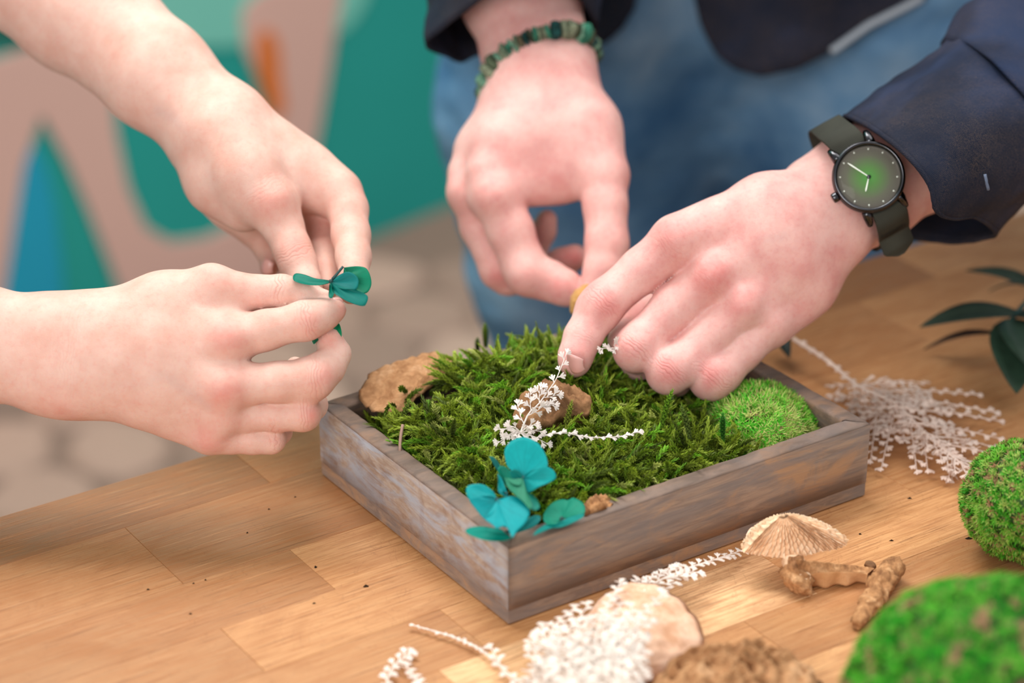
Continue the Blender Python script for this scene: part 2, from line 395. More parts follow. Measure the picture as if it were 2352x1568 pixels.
def stonem():
    k = NT('floor_stone'); oi = k.n('ShaderNodeObjectInfo'); n = k.noise(k.coord('Object'), 22, 4, 0.6)
    c = k.ramp(oi.outputs['Random'], [(0.0, srgb(122, 99, 85)), (0.5, srgb(146, 120, 104)), (1.0, srgb(164, 137, 120))])
    c = k.mix(k.math('MULTIPLY', n, 0.3), c, srgb(120, 104, 92)); k.set(Base_Color=c, Roughness=0.75); return k.m
M['stone'] = stonem(); M['mortar'] = wallm('mortar', srgb(104, 85, 72), srgb(118, 97, 84))
# ------------------------------------------------------------------ setting: floor, wall with mural, table
wa = PZ(850, 548, 0); wb = PZ(1080, 455, 0); wd = unit(wb - wa); wn = unit(np.cross(wd, EZ)); 
if wn[1] > 0: wn = -wn
def prism(name, A, B, dn, z0, z1, mat, parent=None, **k):
    A = np.array([A[0], A[1], 0.]); B = np.array([B[0], B[1], 0.]); n = dn
    V = [A + EZ*z0, B + EZ*z0, B + n + EZ*z0, A + n + EZ*z0, A + EZ*z1, B + EZ*z1, B + n + EZ*z1, A + n + EZ*z1]
    return mesh(name, V, [(0, 1, 2, 3), (7, 6, 5, 4), (0, 4, 5, 1), (1, 5, 6, 2), (2, 6, 7, 3), (3, 7, 4, 0)], mat, parent, False, **k)
wA = wa - wd*2.6; wB = wb + wd*2.6
wall = prism('wall_back', wA, wB, -wn*0.1, 0.0, 2.8, M['teal_wall']); tag(wall, kind='structure')
fl = mesh('floor', [(-2.9, -2.4, 0), (3.2, -2.4, 0), (3.2, 4.9, 0), (-2.9, 4.9, 0), (-2.9, -2.4, -.1), (3.2, -2.4, -.1), (3.2, 4.9, -.1), (-2.9, 4.9, -.1)],
          [(0, 1, 2, 3), (7, 6, 5, 4), (0, 4, 5, 1), (1, 5, 6, 2), (2, 6, 7, 3), (3, 7, 4, 0)], M['mortar'], None, False); tag(fl, kind='structure')
def on_wall(u, v):
    r = RF + RX*(u - 1176)/F + RD*(v - 784)/F; s = np.dot(wa - CAM, wn)/np.dot(r, wn); return CAM + r*s
def paint(pts, mat, lift, closed_smooth=True):
    p = [on_wall(u, v) for u, v in pts]; q = bez(p + [p[0]], len(p)*5)[:-1] if closed_smooth else np.array(p)
    q[:, 2] = np.maximum(q[:, 2], 0.002); n = len(q); o = wn*lift
    V = np.vstack([q + o, q + wn*0.0]); Fc = [tuple(range(n)), tuple(range(2*n - 1, n - 1, -1))] + [(i, (i+1) % n, n + (i+1) % n, n + i) for i in range(n)]
    return mesh('painted_shape', V, Fc, mat, wall, False)
paint([(300, -120), (820, -120), (800, 60), (600, 100), (420, 100), (330, 20)], M['lteal_paint'], .002)
paint([(-700, -60), (60, -60), (130, 60), (80, 110), (0, 105), (-700, 140)], M['dteal_paint'], .002, False)
paint([(550, 30), (600, -20), (770, -60), (762, 90), (738, 240), (715, 360), (680, 450), (645, 420), (625, 300), (590, 180), (560, 110)], M['pink_paint'], .004)
paint([(584, 80), (612, 66), (634, 105), (640, 180), (648, 245), (625, 268), (606, 230), (584, 160)], M['orange_paint'], .006)
# long pink band that bends across the wall and runs down to the floor
paint([(-700, 190), (-100, 160), (0, 130), (120, 95), (230, 90), (250, 160), (262, 300), (290, 430), (330, 520), (390, 555), (470, 545), (560, 505), (640, 470), (700, 470), (720, 600), (560, 700), (300, 800), (285, 700),
       (248, 600), (200, 480), (152, 370), (92, 262), (50, 380), (22, 560), (0, 700), (-60, 860), (-700, 1100)], M['pink_paint'], .004, False)
paint([(74, 330), (104, 400), (125, 520), (130, 720), (10, 760), (25, 560), (50, 400)], M['blue_paint'], .006)
# floor stones in the part of the floor that shows
sh = []
for k in range(5):
    r_ = np.random.RandomState(40 + k); n = 9; V = []; Fc = []
    for j in range(n):
        a = 2*math.pi*j/n; rr = .068*(1 + r_.uniform(-.14, .14)); V.append((rr*math.cos(a)*1.1, rr*math.sin(a), 0))
    for j in range(n): V.append((V[j][0]*.88, V[j][1]*.88, .008))
    Fc = [(j, (j+1) % n, n + (j+1) % n, n + j) for j in range(n)] + [tuple(range(n, 2*n))]
    me = bpy.data.meshes.new('stone'); me.from_pydata(V, [], Fc); me.materials.append(M['stone']); sh.append(me)
cnt = 0
for i in range(-9, 10):
    for j in range(-12, 13):
        c = np.array([-.55 + .142*i + .07*(j % 2), 1.72 + .126*j]) + rng.uniform(-.008, .008, 2)
        q = np.array([c[0], c[1], 0]); d = np.dot(q - wa, wn)
        if d < .09 or d > 1.5 or cnt > 290: continue
        o = bpy.data.objects.new('stone', sh[rng.randint(5)]); COL.objects.link(o); o.parent = fl; o.location = q; o.rotation_euler = (0, 0, rng.uniform(0, 6)); cnt += 1
# work table
tb = empty('work_table', T(.1, -.15, -TABLE), 'long work table with a worn oiled oak top glued from staves, under the tray', 'table')
edges = [.243, .195, .126, .078, .032, -.014, -.062, -.105, -.155, -.20, -.25, -.30, -.35, -.40, -.45]
joints = {0: [-.30, -.028, .22, .47], 1: [-.42, -.116, .16, .40, .66], 2: [-.25, -.054, .24, .50], 3: [-.40, -.12, .19, .43], 4: [-.30, -.02, .26, .52], 5: [-.26, -.05, .148, .42], 6: [-.4, -.14, .10, .33, .60]}
tones = {(0, 1): .08, (0, 2): .32, (1, 1): .35, (1, 2): .22, (2, 1): .30, (2, 2): .62, (2, 3): .5, (3, 2): .55, (4, 2): .6, (5, 2): .98, (5, 1): .5, (5, 3): .7, (6, 2): .6, (4, 3): .5, (3, 3): .45, (1, 3): .4, (0, 3): .2}  # back-left rows set darker, shade under the hands put into their tones
def stave(a0, a1, b0, b1, tone):
    g = .00005; a0 += g; a1 -= g; b0 += g; b1 -= g; bv = .00022; z = rng.uniform(-.00006, .00006); hz = .038; c = T((a0+a1)/2, (b0+b1)/2, -hz/2)
    A, B, H = (a1-a0)/2, (b1-b0)/2, hz/2; V = []
    for (dx, dz) in ((0, -H), (0, H - bv), (bv, H + z)):
        for sx_, sy_ in ((-1, -1), (1, -1), (1, 1), (-1, 1)): V.append((sx_*(A - dx), sy_*(B - dx), dz))
    Fc = [(3, 2, 1, 0), (8, 9, 10, 11)] + [(4*l + k, 4*l + (k+1) % 4, 4*l + 4 + (k+1) % 4, 4*l + 4 + k) for l in (0, 1) for k in range(4)]
    o = mesh('stave', V, Fc, M['oak'], None, False); o.parent = tb; o.location = Vector(c) - Vector(tb.location); o.rotation_euler = (0, 0, TH); o.color = (tone, rng.rand(), rng.rand(), 1)
for i, (b1, b0) in enumerate(zip(edges[:-1], edges[1:])):
    js = [-.75] + (joints.get(i) or sorted(rng.uniform(-.1, .1) + np.array([-.42, -.13, .14, .42]))) + [.95]
    for k, (a0, a1) in enumerate(zip(js[:-1], js[1:])): stave(a0, a1, b0, b1, tones.get((i, k), rng.uniform(.3, .75)))
M['oak_leg'] = simple('oak_leg', srgb(168, 112, 62), .6)
for a_, b_ in ((-.70, -.40), (-.70, .19), (.86, -.40), (.86, .19)):
    w = .03; V = [T(a_ + sx_*w*k, b_ + sy_*w*k, z) for z, k in ((-TABLE, .8), (-.038, 1)) for sx_, sy_ in ((-1, -1), (1, -1), (1, 1), (-1, 1))]
    mesh('leg', V, [(3, 2, 1, 0), (4, 5, 6, 7)] + [(k, (k+1) % 4, 4 + (k+1) % 4, 4 + k) for k in range(4)], M['oak_leg'], tb, False)
# ------------------------------------------------------------------ tray
tr = empty('wooden_tray', T(.1175, .0935, 0), 'shallow grey-brown wooden tray filled with green moss, on the table', 'tray')
TA, TB, THh, TW, TBz = .235, .187, .0455, .0112, .0085
def panel(p0, p1, q0, q1, mat, seed):
    """mitred side: outer edge p0-p1, inner edge q0-q1 (tray coordinates)"""
    n = 48; rows = []; r_ = np.random.RandomState(seed)
    prof = [(0, TBz + .0003), (0, .02), (0, THh - .0012), (.05, THh - .0004), (.15, THh), (.5, THh), (.85, THh), (.96, THh - .0006), (1, THh - .002), (1, TBz + .0003)]
    V = []
    for i in range(n + 1):
        s = i/n; po = np.array(p0)*(1-s) + np.array(p1)*s; qi = np.array(q0)*(1-s) + np.array(q1)*s
        for k, (w, z) in enumerate(prof):
            p = po*(1-w) + qi*w; V.append(T(p[0], p[1], z))
    V = np.array(V); m = len(prof)
    nz = fbm(V*90 + seed, 3); nz2 = fbm(V*400 + seed, 2); top = (V[:, 2] > TABLE + THh - .0008)
    V[:, 2] += np.where(top, nz*.00035 + np.minimum(nz2 + .1, 0)*.0005, 0)
    Fc = grid_faces(n + 1, m) + [tuple(range(m - 1, -1, -1)), tuple(range(n*m, n*m + m))] + [(i*m + m-1, (i+1)*m + m-1, (i+1)*m, i*m) for i in range(n)]
    cs = np.array(TF)
    fm = [1 if (4 <= (q_ % (m-1)) + 1 <= 6 or (q_ % (m-1)) in (2, 3, 4, 5, 6)) and q_ < n*(m-1) else 0 for q_ in range(len(Fc))]
    o = mesh('side_panel', [np.linalg.inv(np.array([E1, E2, EZ]).T) @ (v - T((p0[0]+p1[0])/2, (p0[1]+p1[1])/2)) for v in V], Fc, [mat, M['tray_rim']], None, True, fmat=fm)
    o.parent = tr; o.location = Vector(T((p0[0]+p1[0])/2, (p0[1]+p1[1])/2)) - Vector(tr.location); o.rotation_euler = (0, 0, TH); return o
g = .0001; A, B, w = TA, TB, TW
sp1 = panel((g, 0), (A-g, 0), (w+g, w), (A-w-g, w), M['tray_right'], 1); sp2 = panel((0, B-g), (0, g), (w, B-w-g), (w, w+g), M['tray_left'], 2)
sp3 = panel((A, g), (A, B-g), (A-w, w+g), (A-w, B-w-g), M['tray_rim'], 3); sp4 = panel((A-g, B), (g, B), (A-w-g, B-w), (w+g, B-w), M['tray_rim'], 4)
def rbox(a0, a1, b0, b1, z0, z1, bv):
    V = []
    for dx, z in ((bv, z0), (0, z0 + bv), (0, z1)):
        for sx_, sy_ in ((0, 0), (1, 0), (1, 1), (0, 1)): V.append(T(a0 + dx if not sx_ else a1 - dx, b0 + dx if not sy_ else b1 - dx, z))
    return V, [(3, 2, 1, 0), (8, 9, 10, 11)] + [(4*l + k, 4*l + (k+1) % 4, 4*l + 4 + (k+1) % 4, 4*l + 4 + k) for l in (0, 1) for k in range(4)]
V, Fc = rbox(.0003, A - .0003, .0003, B - .0003, 0, TBz, .001); mesh('base', V, Fc, M['tray_right'], tr, False)
# ------------------------------------------------------------------ hands (implicit surface grown on the skeleton)
class Hand:
    def __init__(s, t0): s.t0 = t0; s.bump = []; s.palm = []; s.fing = []; s.feat = []; s.post = []
    def pt(s, e):
        t = s.t0 + e[2]/1000.0
        return P(e[0], e[1], t), e[3]*t/F
    def chain(s, *pts): s.palm.append([s.pt(e) for e in pts])
    def finger(s, *pts): s.fing.append([s.pt(e) for e in pts])
    def red(s, u, v, dt, r, a=1.0): s.feat.append(('red', s.pt((u, v, dt, r)), a, None))
    def vein(s, pts, r=7, a=1.0): s.feat.append(('vein', [s.pt((u, v, d, r))[0] for u, v, d in pts], a, r*s.t0/F))
    def crease(s, u, v, dt, r, du, dv, a=1.0, half=None):
        """creases across a finger running in the picture direction (du, dv)"""
        ax = unit(RX*du + RD*dv); s.feat.append(('crease', s.pt((u, v, dt, r)), a, ax))
    def build(s, h=0.0011, kp=0.014, kf=0.004, kj=0.0065, kff=0.0008):
        allp = [q for c in s.palm + s.fing for q in c]
        lo = np.min([q[0] - q[1] for q in allp], 0) - 0.006; hi = np.max([q[0] + q[1] for q in allp], 0) + 0.006
        fd = Field(lo, hi, h); G = fd.blank()
        for c in s.palm:
            for (A, r1), (B, r2) in zip(c[:-1], c[1:]): fd.cone(G, A, B, r1, r2, kp)
        Ff = fd.blank()
        for c in s.fing:
            g = fd.blank()
            for (A, r1), (B, r2) in zip(c[:-1], c[1:]): fd.cone(g, A, B, r1, r2, kf)
            Ff = smin(Ff, g, kff)
        G = smin(G, Ff, kj)
        for b_ in s.bump:
            c_, r_ = s.pt((b_[0], b_[1], b_[2] + 1.0, b_[3])); fd.cone(G, c_, c_ + 1e-5, r_, r_, .011)
        V, Q = surface_nets(G, fd.lo, h); V = relax(V, Q, 3, 0.5)
        red = np.zeros(len(V)); cr = np.zeros(len(V)); al = np.zeros(len(V)); ve = np.zeros(len(V)); best = np.zeros(len(V))
        for kind, q, a, ax in s.feat:
            if kind == 'red':
                d = np.linalg.norm(V - q[0], axis=1)/q[1]; red = np.maximum(red, a*np.exp(-d*d*1.2))
            elif kind == 'crease':
                dv = V - q[0]; x = dv @ ax; d2 = (dv**2).sum(1); w = a*np.exp(-(x/(q[1]*0.42))**2)*np.exp(-d2/(q[1]*1.15)**2)
                m = w > best; al = np.where(m, x, al); best = np.maximum(best, w); cr = np.maximum(cr, w)
            else:
                pts = bez(q, 24); d = np.full(len(V), 9.0)
                for A, B in zip(pts[:-1], pts[1:]):
                    b = B - A; t = np.clip(((V - A) @ b)/(b @ b + 1e-12), 0, 1); d = np.minimum(d, np.linalg.norm(V - A - t[:, None]*b, axis=1))
                ve = np.maximum(ve, a*np.exp(-(d/ax)**2))
        return V, Q, dict(red=red, crease=cr, along=al, vein=ve)
def coarse(chains, h=0.006, k=0.03):
    allp = [q for c in chains for q in c]
    lo = np.min([np.asarray(q[0]) - q[1] for q in allp], 0) - 0.02; hi = np.max([np.asarray(q[0]) + q[1] for q in allp], 0) + 0.02
    fd = Field(lo, hi, h); G = fd.blank()
    for c in chains:
        for (A, r1), (B, r2) in zip(c[:-1], c[1:]): fd.cone(G, A, B, r1, r2, k)
    V, Q = surface_nets(G, fd.lo, h); return relax(V, Q, 2), Q
def join(parts):
    Vs, Qs, n = [], [], 0; at = {'red': [], 'crease': [], 'along': [], 'vein': []}
    for p in parts:
        V, Q = p[0], p[1]; Vs.append(V); Qs.append(Q + n); n += len(V)
        for k in at: at[k].append(p[2][k] if len(p) > 2 else np.zeros(len(V)))
    return np.vstack(Vs), np.vstack(Qs), {k: np.concatenate(v) for k, v in at.items()}
def fingernail(parent, c, tip, nrm, w, l, name='fingernail', curve=0.75, label=None):
    """c: centre of the nail on the finger surface, tip: direction to the fingertip, nrm: outward normal"""
    x, y, n = frame(nrm, tip); R = w*0.5/math.sin(curve); V = []; n1, n2 = 9, 9
    for side in (0, 1):
        for i in range(n1):
            a = -1 + 2*i/(n1-1)
            for j in range(n2):
                b = -1 + 2*j/(n2-1)
                ll = l*0.5*(1 - 0.45*b*b) if a > 0 else l*0.5*(1 - 0.45*b*b)
                ang = b*curve; th = -side*0.0005
                V.append(c + x*(a*ll) + y*(math.sin(ang)*R) + n*((math.cos(ang) - 1)*R + th - 0.0012 - .0006*max(-a, 0)**3 - 0.0012*max(a, 0)**2))
    Fc = grid_faces(n1, n2) + [tuple(reversed(f)) for f in grid_faces(n1, n2, off=n1*n2)]
    o = n1*n2
    for i in range(n1-1):
        Fc.append((i*n2, o+i*n2, o+(i+1)*n2, (i+1)*n2)); Fc.append((i*n2+n2-1, (i+1)*n2+n2-1, o+(i+1)*n2+n2-1, o+i*n2+n2-1))
    for j in range(n2-1):
        Fc.append((j, j+1, o+j+1, o+j)); Fc.append(((n1-1)*n2+j, o+(n1-1)*n2+j, o+(n1-1)*n2+j+1, (n1-1)*n2+j+1))
    return mesh(name, V, Fc, M['nail'], parent)

# ---- woman, right hand (lower left of the picture, back of the hand towards us)
wr = Hand(1.245)
for dv_, dt in ((-50, 4), (0, 8), (50, 6)):
    wr.chain((-330, 775 + dv_*1.35, dt, 92), (-60, 787 + dv_*0.75, dt, 86), (130, 806 + dv_*0.85, dt, 80), (230, 812 + dv_*0.95, dt, 78))
wr.chain((100, 868, 2, 66), (150, 880, 2, 58), (240, 862, 4, 60))                 # ulna head
wr.chain((215, 760, 6, 76), (350, 742, 2, 72), (495, 778, -1, 60))                # metacarpals: index
wr.chain((220, 800, 2, 80), (360, 812, -3, 72), (505, 880, -4, 56))               # middle
wr.chain((220, 840, 4, 80), (360, 880, 1, 68), (500, 948, 2, 46))                 # ring
wr.chain((225, 870, 8, 72), (350, 915, 8, 56), (480, 990, 9, 42))                 # little
wr.chain((250, 755, 14, 70), (380, 700, 10, 62), (478, 664, 6, 50))               # thumb metacarpal
wr.chain((400, 735, 12, 50), (500, 715, 12, 40), (530, 745, 8, 40))                # web
wr.finger((478, 664, 6, 47), (490, 660, 5, 49), (600, 670, 6, 36), (648, 668, 6, 36), (700, 672, 6, 26), (752, 680, 4, 14))
wr.finger((400, 760, 0, 56), (512, 782, -3, 56), (540, 778, -2, 51), (610, 758, -2, 45), (700, 736, -2, 43), (745, 722, 0, 35), (772, 712, 2, 24))
wr.finger((420, 850, -2, 50), (512, 888, -5, 55), (560, 882, -4, 48), (640, 877, -4, 45), (718, 868, -2, 48), (752, 842, 2, 40), (774, 812, 5, 30), (757, 783, 8, 27), (738, 768, 12, 22))
wr.finger((420, 925, 2, 40), (505, 952, 1, 42), (560, 956, 3, 36), (640, 954, 4, 35), (695, 950, 6, 37), (716, 930, 22, 34), (700, 870, 34, 28), (678, 840, 34, 22))
wr.finger((400, 968, 8, 36), (482, 997, 8, 40), (530, 1006, 8, 34), (580, 1010, 9, 31), (622, 1008, 11, 32), (640, 990, 28, 29), (620, 940, 40, 24))
for a in ((520, 770, -16, 48, .9), (518, 892, -16, 50, 1.0), (520, 945, -8, 34, .5), (480, 1005, -2, 44, .8), (708, 742, -12, 34, .8), (740, 870, -12, 36, .7), (715, 950, -4, 28, .8), (648, 1010, 0, 24, .8),
          (600, 690, 0, 60, .35), (145, 915, -8, 48, .55), (500, 640, 0, 45, .45), (765, 780, 0, 30, .5), (778, 715, 0, 26, .5)): wr.red(*a)
wr.crease(708, 736, -10, 46, 1, -.3, .9); wr.crease(726, 868, -10, 46, 1, -.05, .9); wr.crease(700, 948, -4, 36, 1, 0, .8); wr.crease(630, 1008, 0, 32, 1, 0, .8); wr.crease(640, 655, -2, 36, 1, .1, .9)
wr.crease(170, 790, -10, 90, 1, .1, .35)
wr.vein([(250, 880, -14), (340, 880, -18), (370, 860, -20), (430, 900, -18), (480, 930, -14)], 14, .35)
# ---- woman, left hand (upper left, thumb side towards us)
wl = Hand(1.335)
for (ox, oy, dt) in ((-34, 32, 8), (0, 0, 2), (34, -34, 6)):
    wl.chain((-130 + 1.5*ox, -220 + 1.5*oy, 90+dt, 108), (190 + 1.1*ox, 20 + 1.1*oy, 60+dt, 96), (360 + .75*ox, 175 + .75*oy, 32+dt, 82), (500 + .75*ox, 300 + .75*oy, 14+dt, 72), (520 + .75*ox, 322 + .75*oy, 10+dt, 70))
wl.chain((510, 310, 4, 74), (570, 400, -6, 74), (625, 470, -10, 58))              # thumb metacarpal and ball
wl.chain((480, 345, 16, 64), (500, 420, 10, 62), (560, 480, 6, 52))
wl.chain((545, 290, 14, 58), (640, 345, 14, 52), (705, 395, 12, 56), (745, 425, 10, 56))               # index metacarpal
wl.chain((500, 330, 30, 70), (600, 420, 34, 64), (690, 460, 34, 50))              # palm
wl.chain((455, 355, 40, 48), (478, 420, 46, 44), (530, 475, 50, 40), (570, 510, 52, 38))              # heel, little-finger side
wl.chain((600, 430, 14, 54), (670, 430, 12, 48))                                   # web
wl.finger((560, 400, -6, 60), (625, 470, -12, 54), (650, 520, -14, 46), (670, 570, -18, 42), (686, 610, -24, 42), (702, 655, -32, 36), (712, 685, -38, 28))
wl.finger((690, 400, 12, 50), (775, 447, 6, 57), (798, 480, 0, 46), (806, 540, -14, 43), (812, 590, -26, 39), (812, 640, -40, 33), (806, 672, -48, 27))
wl.finger((640, 430, 30, 50), (715, 475, 30, 48), (748, 520, 22, 42), (745, 580, 6, 38), (748, 630, -10, 34), (752, 660, -20, 28))
wl.finger((600, 450, 44, 46), (650, 500, 46, 44), (690, 545, 42, 38), (700, 600, 28, 33), (690, 640, 16, 28))
wl.finger((560, 500, 54, 36), (590, 535, 56, 34), (612, 570, 52, 28), (624, 600, 46, 25), (618, 616, 38, 22))
for a in ((625, 460, -24, 46, .8), (672, 565, -30, 40, .7), (695, 450, 0, 40, .5), (790, 500, -14, 50, .5), (745, 520, 10, 60, .5), (812, 620, -50, 50, .4), (618, 610, 30, 30, 1.0), (560, 340, -14, 50, .3), (830, 450, 0, 40, .4)): wl.red(*a)
wl.crease(676, 582, -30, 42, .45, 1, .8); wl.crease(610, 440, -20, 60, .6, 1, .4)
wl.vein([(370, 255, 10), (410, 278, 2), (450, 320, -4), (470, 370, 0)], 16, .5)
# ---- man, right hand (bracelet)
mr = Hand(1.42)
for ox, dt in ((-42, 4), (0, 0), (42, 4)):
    mr.chain((1180 + ox*1.0, -90, 84+dt, 80), (1195 + ox*1.1, 0, 62+dt, 82), (1235 + ox, 130, 42+dt, 76), (1243 + ox*.9, 185, 32+dt, 74))
mr.chain((1205, 170, 30, 66), (1150, 330, 8, 62), (1132, 448, -4, 54))             # index metacarpal
mr.chain((1190, 190, 34, 60), (1105, 350, 22, 50), (1078, 442, 14, 42))
mr.chain((1240, 190, 30, 80), (1235, 320, 12, 78), (1215, 415, 4, 58))
mr.chain((1285, 180, 32, 76), (1345, 300, 12, 74), (1380, 400, 2, 58))             # thumb metacarpal
mr.chain((1260, 300, 16, 80), (1300, 380, 10, 62), (1280, 405, 8, 56))             # first web space
mr.chain((1200, 330, 40, 60), (1250, 400, 40, 50))
mr.finger((1360, 340, 6, 60), (1385, 405, -2, 56), (1390, 470, -8, 50), (1394, 560, -14, 49), (1385, 620, -18, 44), (1362, 668, -22, 33))
mr.finger((1120, 400, -4, 48), (1140, 455, -8, 54), (1172, 530, -8, 53), (1203, 610, -8, 51), (1216, 630, -8, 50), (1262, 645, -10, 45), (1300, 662, -14, 40), (1328, 676, -16, 27))
mr.finger((1065, 400, 14, 36), (1075, 442, 10, 42), (1100, 520, 12, 42), (1145, 620, 10, 42), (1166, 638, 14, 38), (1230, 640, 34, 36), (1290, 605, 30, 34), (1320, 590, 28, 30))
mr.finger((1100, 420, 30, 40), (1120, 500, 36, 38), (1170, 590, 42, 36), (1220, 590, 52, 32), (1248, 530, 50, 28), (1256, 505, 46, 24))
for a in ((1128, 448, -20, 50, .7), (1062, 440, 0, 40, .8), (1216, 640, -24, 50, .6), (1250, 560, -8, 40, .7), (1300, 650, -24, 50, .7), (1320, 590, 20, 40, 1.0), (1270, 430, 0, 60, .6), (1420, 400, -6, 60, .35), (1400, 560, -24, 50, .35), (1150, 640, 0, 40, .6), (1250, 130, 20, 60, .3), (1290, 470, 10, 50, .6)): mr.red(*a)
mr.crease(1312, 650, -30, 34, 1, .4, .8); mr.crease(1206, 640, -28, 48, .5, 1, .4)
# ---- man, left hand (watch)
ml = Hand(1.33)
sx, sy = 0.50, 0.866
for o, dt in ((-44, 12), (0, 8), (42, 12)):
    ml.chain((2330 + o*sx*1.1, 215 + o*sy*1.1, 72+dt, 98), (2110 + o*sx, 345 + o*sy, 38+dt, 88), (1990 + o*sx, 425 + o*sy, 20+dt, 84), (1900 + o*sx, 475 + o*sy, 12+dt, 80))
ml.chain((1905, 436, 12, 64), (1760, 480, -2, 72), (1560, 552, -6, 56))             # index metacarpal
ml.chain((1905, 470, 10, 70), (1780, 550, -4, 78), (1640, 638, -8, 56))             # middle
ml.chain((1910, 508, 11, 66), (1810, 610, 0, 72), (1708, 702, -4, 54))              # ring
ml.chain((1925, 545, 12, 66), (1850, 660, 8, 58), (1770, 736, 4, 52))              # little
ml.chain((1880, 450, 34, 66), (1730, 520, 36, 56), (1640, 600, 36, 50))            # palm / thumb ball
ml.finger((1650, 515, -4, 58), (1552, 556, -12, 58), (1475, 620, -10, 51), (1392, 690, -12, 49), (1373, 714, -13, 50), (1338, 775, -20, 42), (1322, 818, -24, 38), (1319, 832, -25, 35))
ml.finger((1700, 590, -6, 56), (1628, 640, -13, 57), (1548, 706, -14, 52), (1478, 782, -18, 49), (1460, 804, -18, 49), (1468, 830, 0, 40), (1490, 830, 20, 34))
ml.finger((1760, 660, -4, 54), (1700, 705, -11, 55), (1640, 760, -14, 51), (1562, 834, -20, 49), (1536, 854, -21, 50), (1548, 870, -2, 40), (1570, 860, 18, 34))
ml.finger((1820, 700, 4, 50), (1765, 742, 0, 54), (1700, 800, -8, 51), (1652, 854, -14, 51), (1634, 868, -15, 50), (1648, 880, 4, 38), (1668, 870, 22, 33))
ml.finger((1640, 600, 34, 46), (1560, 670, 30, 40), (1480, 725, 20, 38), (1440, 765, 8, 34), (1425, 782, 2, 30))
for a in ((1552, 532, -24, 50, .95), (1640, 630, -26, 56, .9), (1705, 695, -22, 52, .75), (1770, 735, -14, 50, .45), (1385, 695, -28, 42, .75), (1458, 800, -36, 40, .8), (1538, 850, -38, 42, .85), (1636, 865, -32, 42, .85), (1335, 815, -40, 44, .55),
          (1480, 720, 10, 60, .5), (1820, 590, -16, 50, .3), (1900, 640, -4, 60, .45), (1700, 560, -20, 60, .2), (1840, 700, -4, 50, .4)): ml.red(*a)
ml.crease(1388, 692, -30, 50, -.72, .7, 1.0); ml.crease(1462, 800, -36, 46, -.62, .78, 1.0); ml.crease(1540, 850, -38, 46, -.66, .75, 1.0); ml.crease(1640, 866, -32, 46, -.6, .8, .9)
ml.crease(1345, 772, -38, 34, -.4, .9, .7); ml.crease(1540, 575, -28, 50, -.75, .65, .35); ml.crease(1630, 650, -28, 50, -.75, .65, .3)
ml.vein([(1690, 600, -28), (1740, 560, -30), (1800, 540, -26)], 14, .25)

ml.bump += [(1556, 546, -22, 30), (1636, 630, -24.5, 30), (1706, 696, -21.5, 28), (1768, 738, -11, 26), (1380, 698, -21.5, 27), (1459, 797, -26.5, 27), (1537, 847, -28.5, 27), (1634, 861, -23, 27)]
wr.bump += [(518, 782, -13.5, 26), (518, 888, -14.5, 27), (512, 952, -6, 20), (484, 1000, -1.5, 20), (708, 736, -9, 22), (724, 866, -9, 24), (700, 948, -1, 18)]
mr.bump += [(1134, 448, -20, 26), (1064, 440, 4, 22), (1208, 632, -19, 24)]
wr.red(690, 835, 20, 34, 1.0)
wl.bump += [(630, 462, -22, 26), (672, 572, -26, 20)]
# ------------------------------------------------------------------ people
def pw(u, v, t): return P(u, v, t)
def body_chains_arm(elbow, shoulder, r0=.044, r1=.05): return [[(elbow, r0), (shoulder, r1)]]
# woman, at the left
W_ = empty('person', (-0.85, 0.12, 0), 'bare-armed person at the left, holding a teal flower between both hands', 'person')
eR = P(-900, 745, 1.275); eL = P(-330, -420, 1.56)
sR = np.array([-.60, -.02, 1.15]); sL = np.array([-.56, .30, 1.17]); hip = np.array([-.88, .12, .82])
ch = [[(P(-300, 782, 1.252), .030), (eR, .040), (sR, .052)], [(P(-110, -205, 1.43), .034), (eL, .042), (sL, .052)],
      [(sR, .055), ((sR + sL)/2 + [-.04, 0, .04], .075), (sL, .055)], [((sR + sL)/2 + [-.06, 0, -.02], .11), (hip + [.1, 0, .12], .105), (hip, .13)],
      [((sR + sL)/2 + [-.02, 0, .04], .05), ((sR + sL)/2 + [.03, 0, .15], .05)], [((sR + sL)/2 + [.04, 0, .20], .082), ((sR + sL)/2 + [.055, 0, .25], .088)],
      [((sR + sL)/2 + [.12, 0, .19], .012), ((sR + sL)/2 + [.135, 0, .205], .013)],
      [(hip + [0, -.09, -.02], .10), (hip + [0, -.10, -.40], .06), (hip + [0, -.10, -.74], .04), (hip + [.10, -.10, -.79], .03)],
      [(hip + [0, .09, -.02], .10), (hip + [0, .10, -.40], .06), (hip + [0, .10, -.74], .04), (hip + [.10, .10, -.79], .03)]]
Vb = coarse(ch)
V, Q, at = join([wr.build(), wl.build(), Vb])
wbody = mesh('body', V, Q, M['skin_w'], W_, attrs=at)
hd = (sR + sL)/2 + [.05, 0, .235]
def ellip(c, r, nu=20, nv=14, lo=-1.0, f=None):
    V = []
    for i in range(nv):
        ph = -math.pi/2 + math.pi*i/(nv-1); 
        for j in range(nu):
            a = 2*math.pi*j/nu; V.append((c[0]+r[0]*math.cos(ph)*math.cos(a), c[1]+r[1]*math.cos(ph)*math.sin(a), c[2]+r[2]*math.sin(ph)))
    return np.array(V), grid_faces(nv, nu, False, True)
M['hair_dark'] = simple('brown_hair', srgb(60, 42, 30), .6); M['top_black'] = simple('black_cloth', (.012, .012, .014), .9); M['shoe'] = simple('shoe_black', (.02, .02, .02), .5)
M['trousers'] = simple('black_trousers', (.015, .015, .02), .9)
hv, hf = ellip(hd + [-.03, 0, .03], (.095, .09, .11)); mesh('hair', hv, hf, M['hair_dark'], W_)
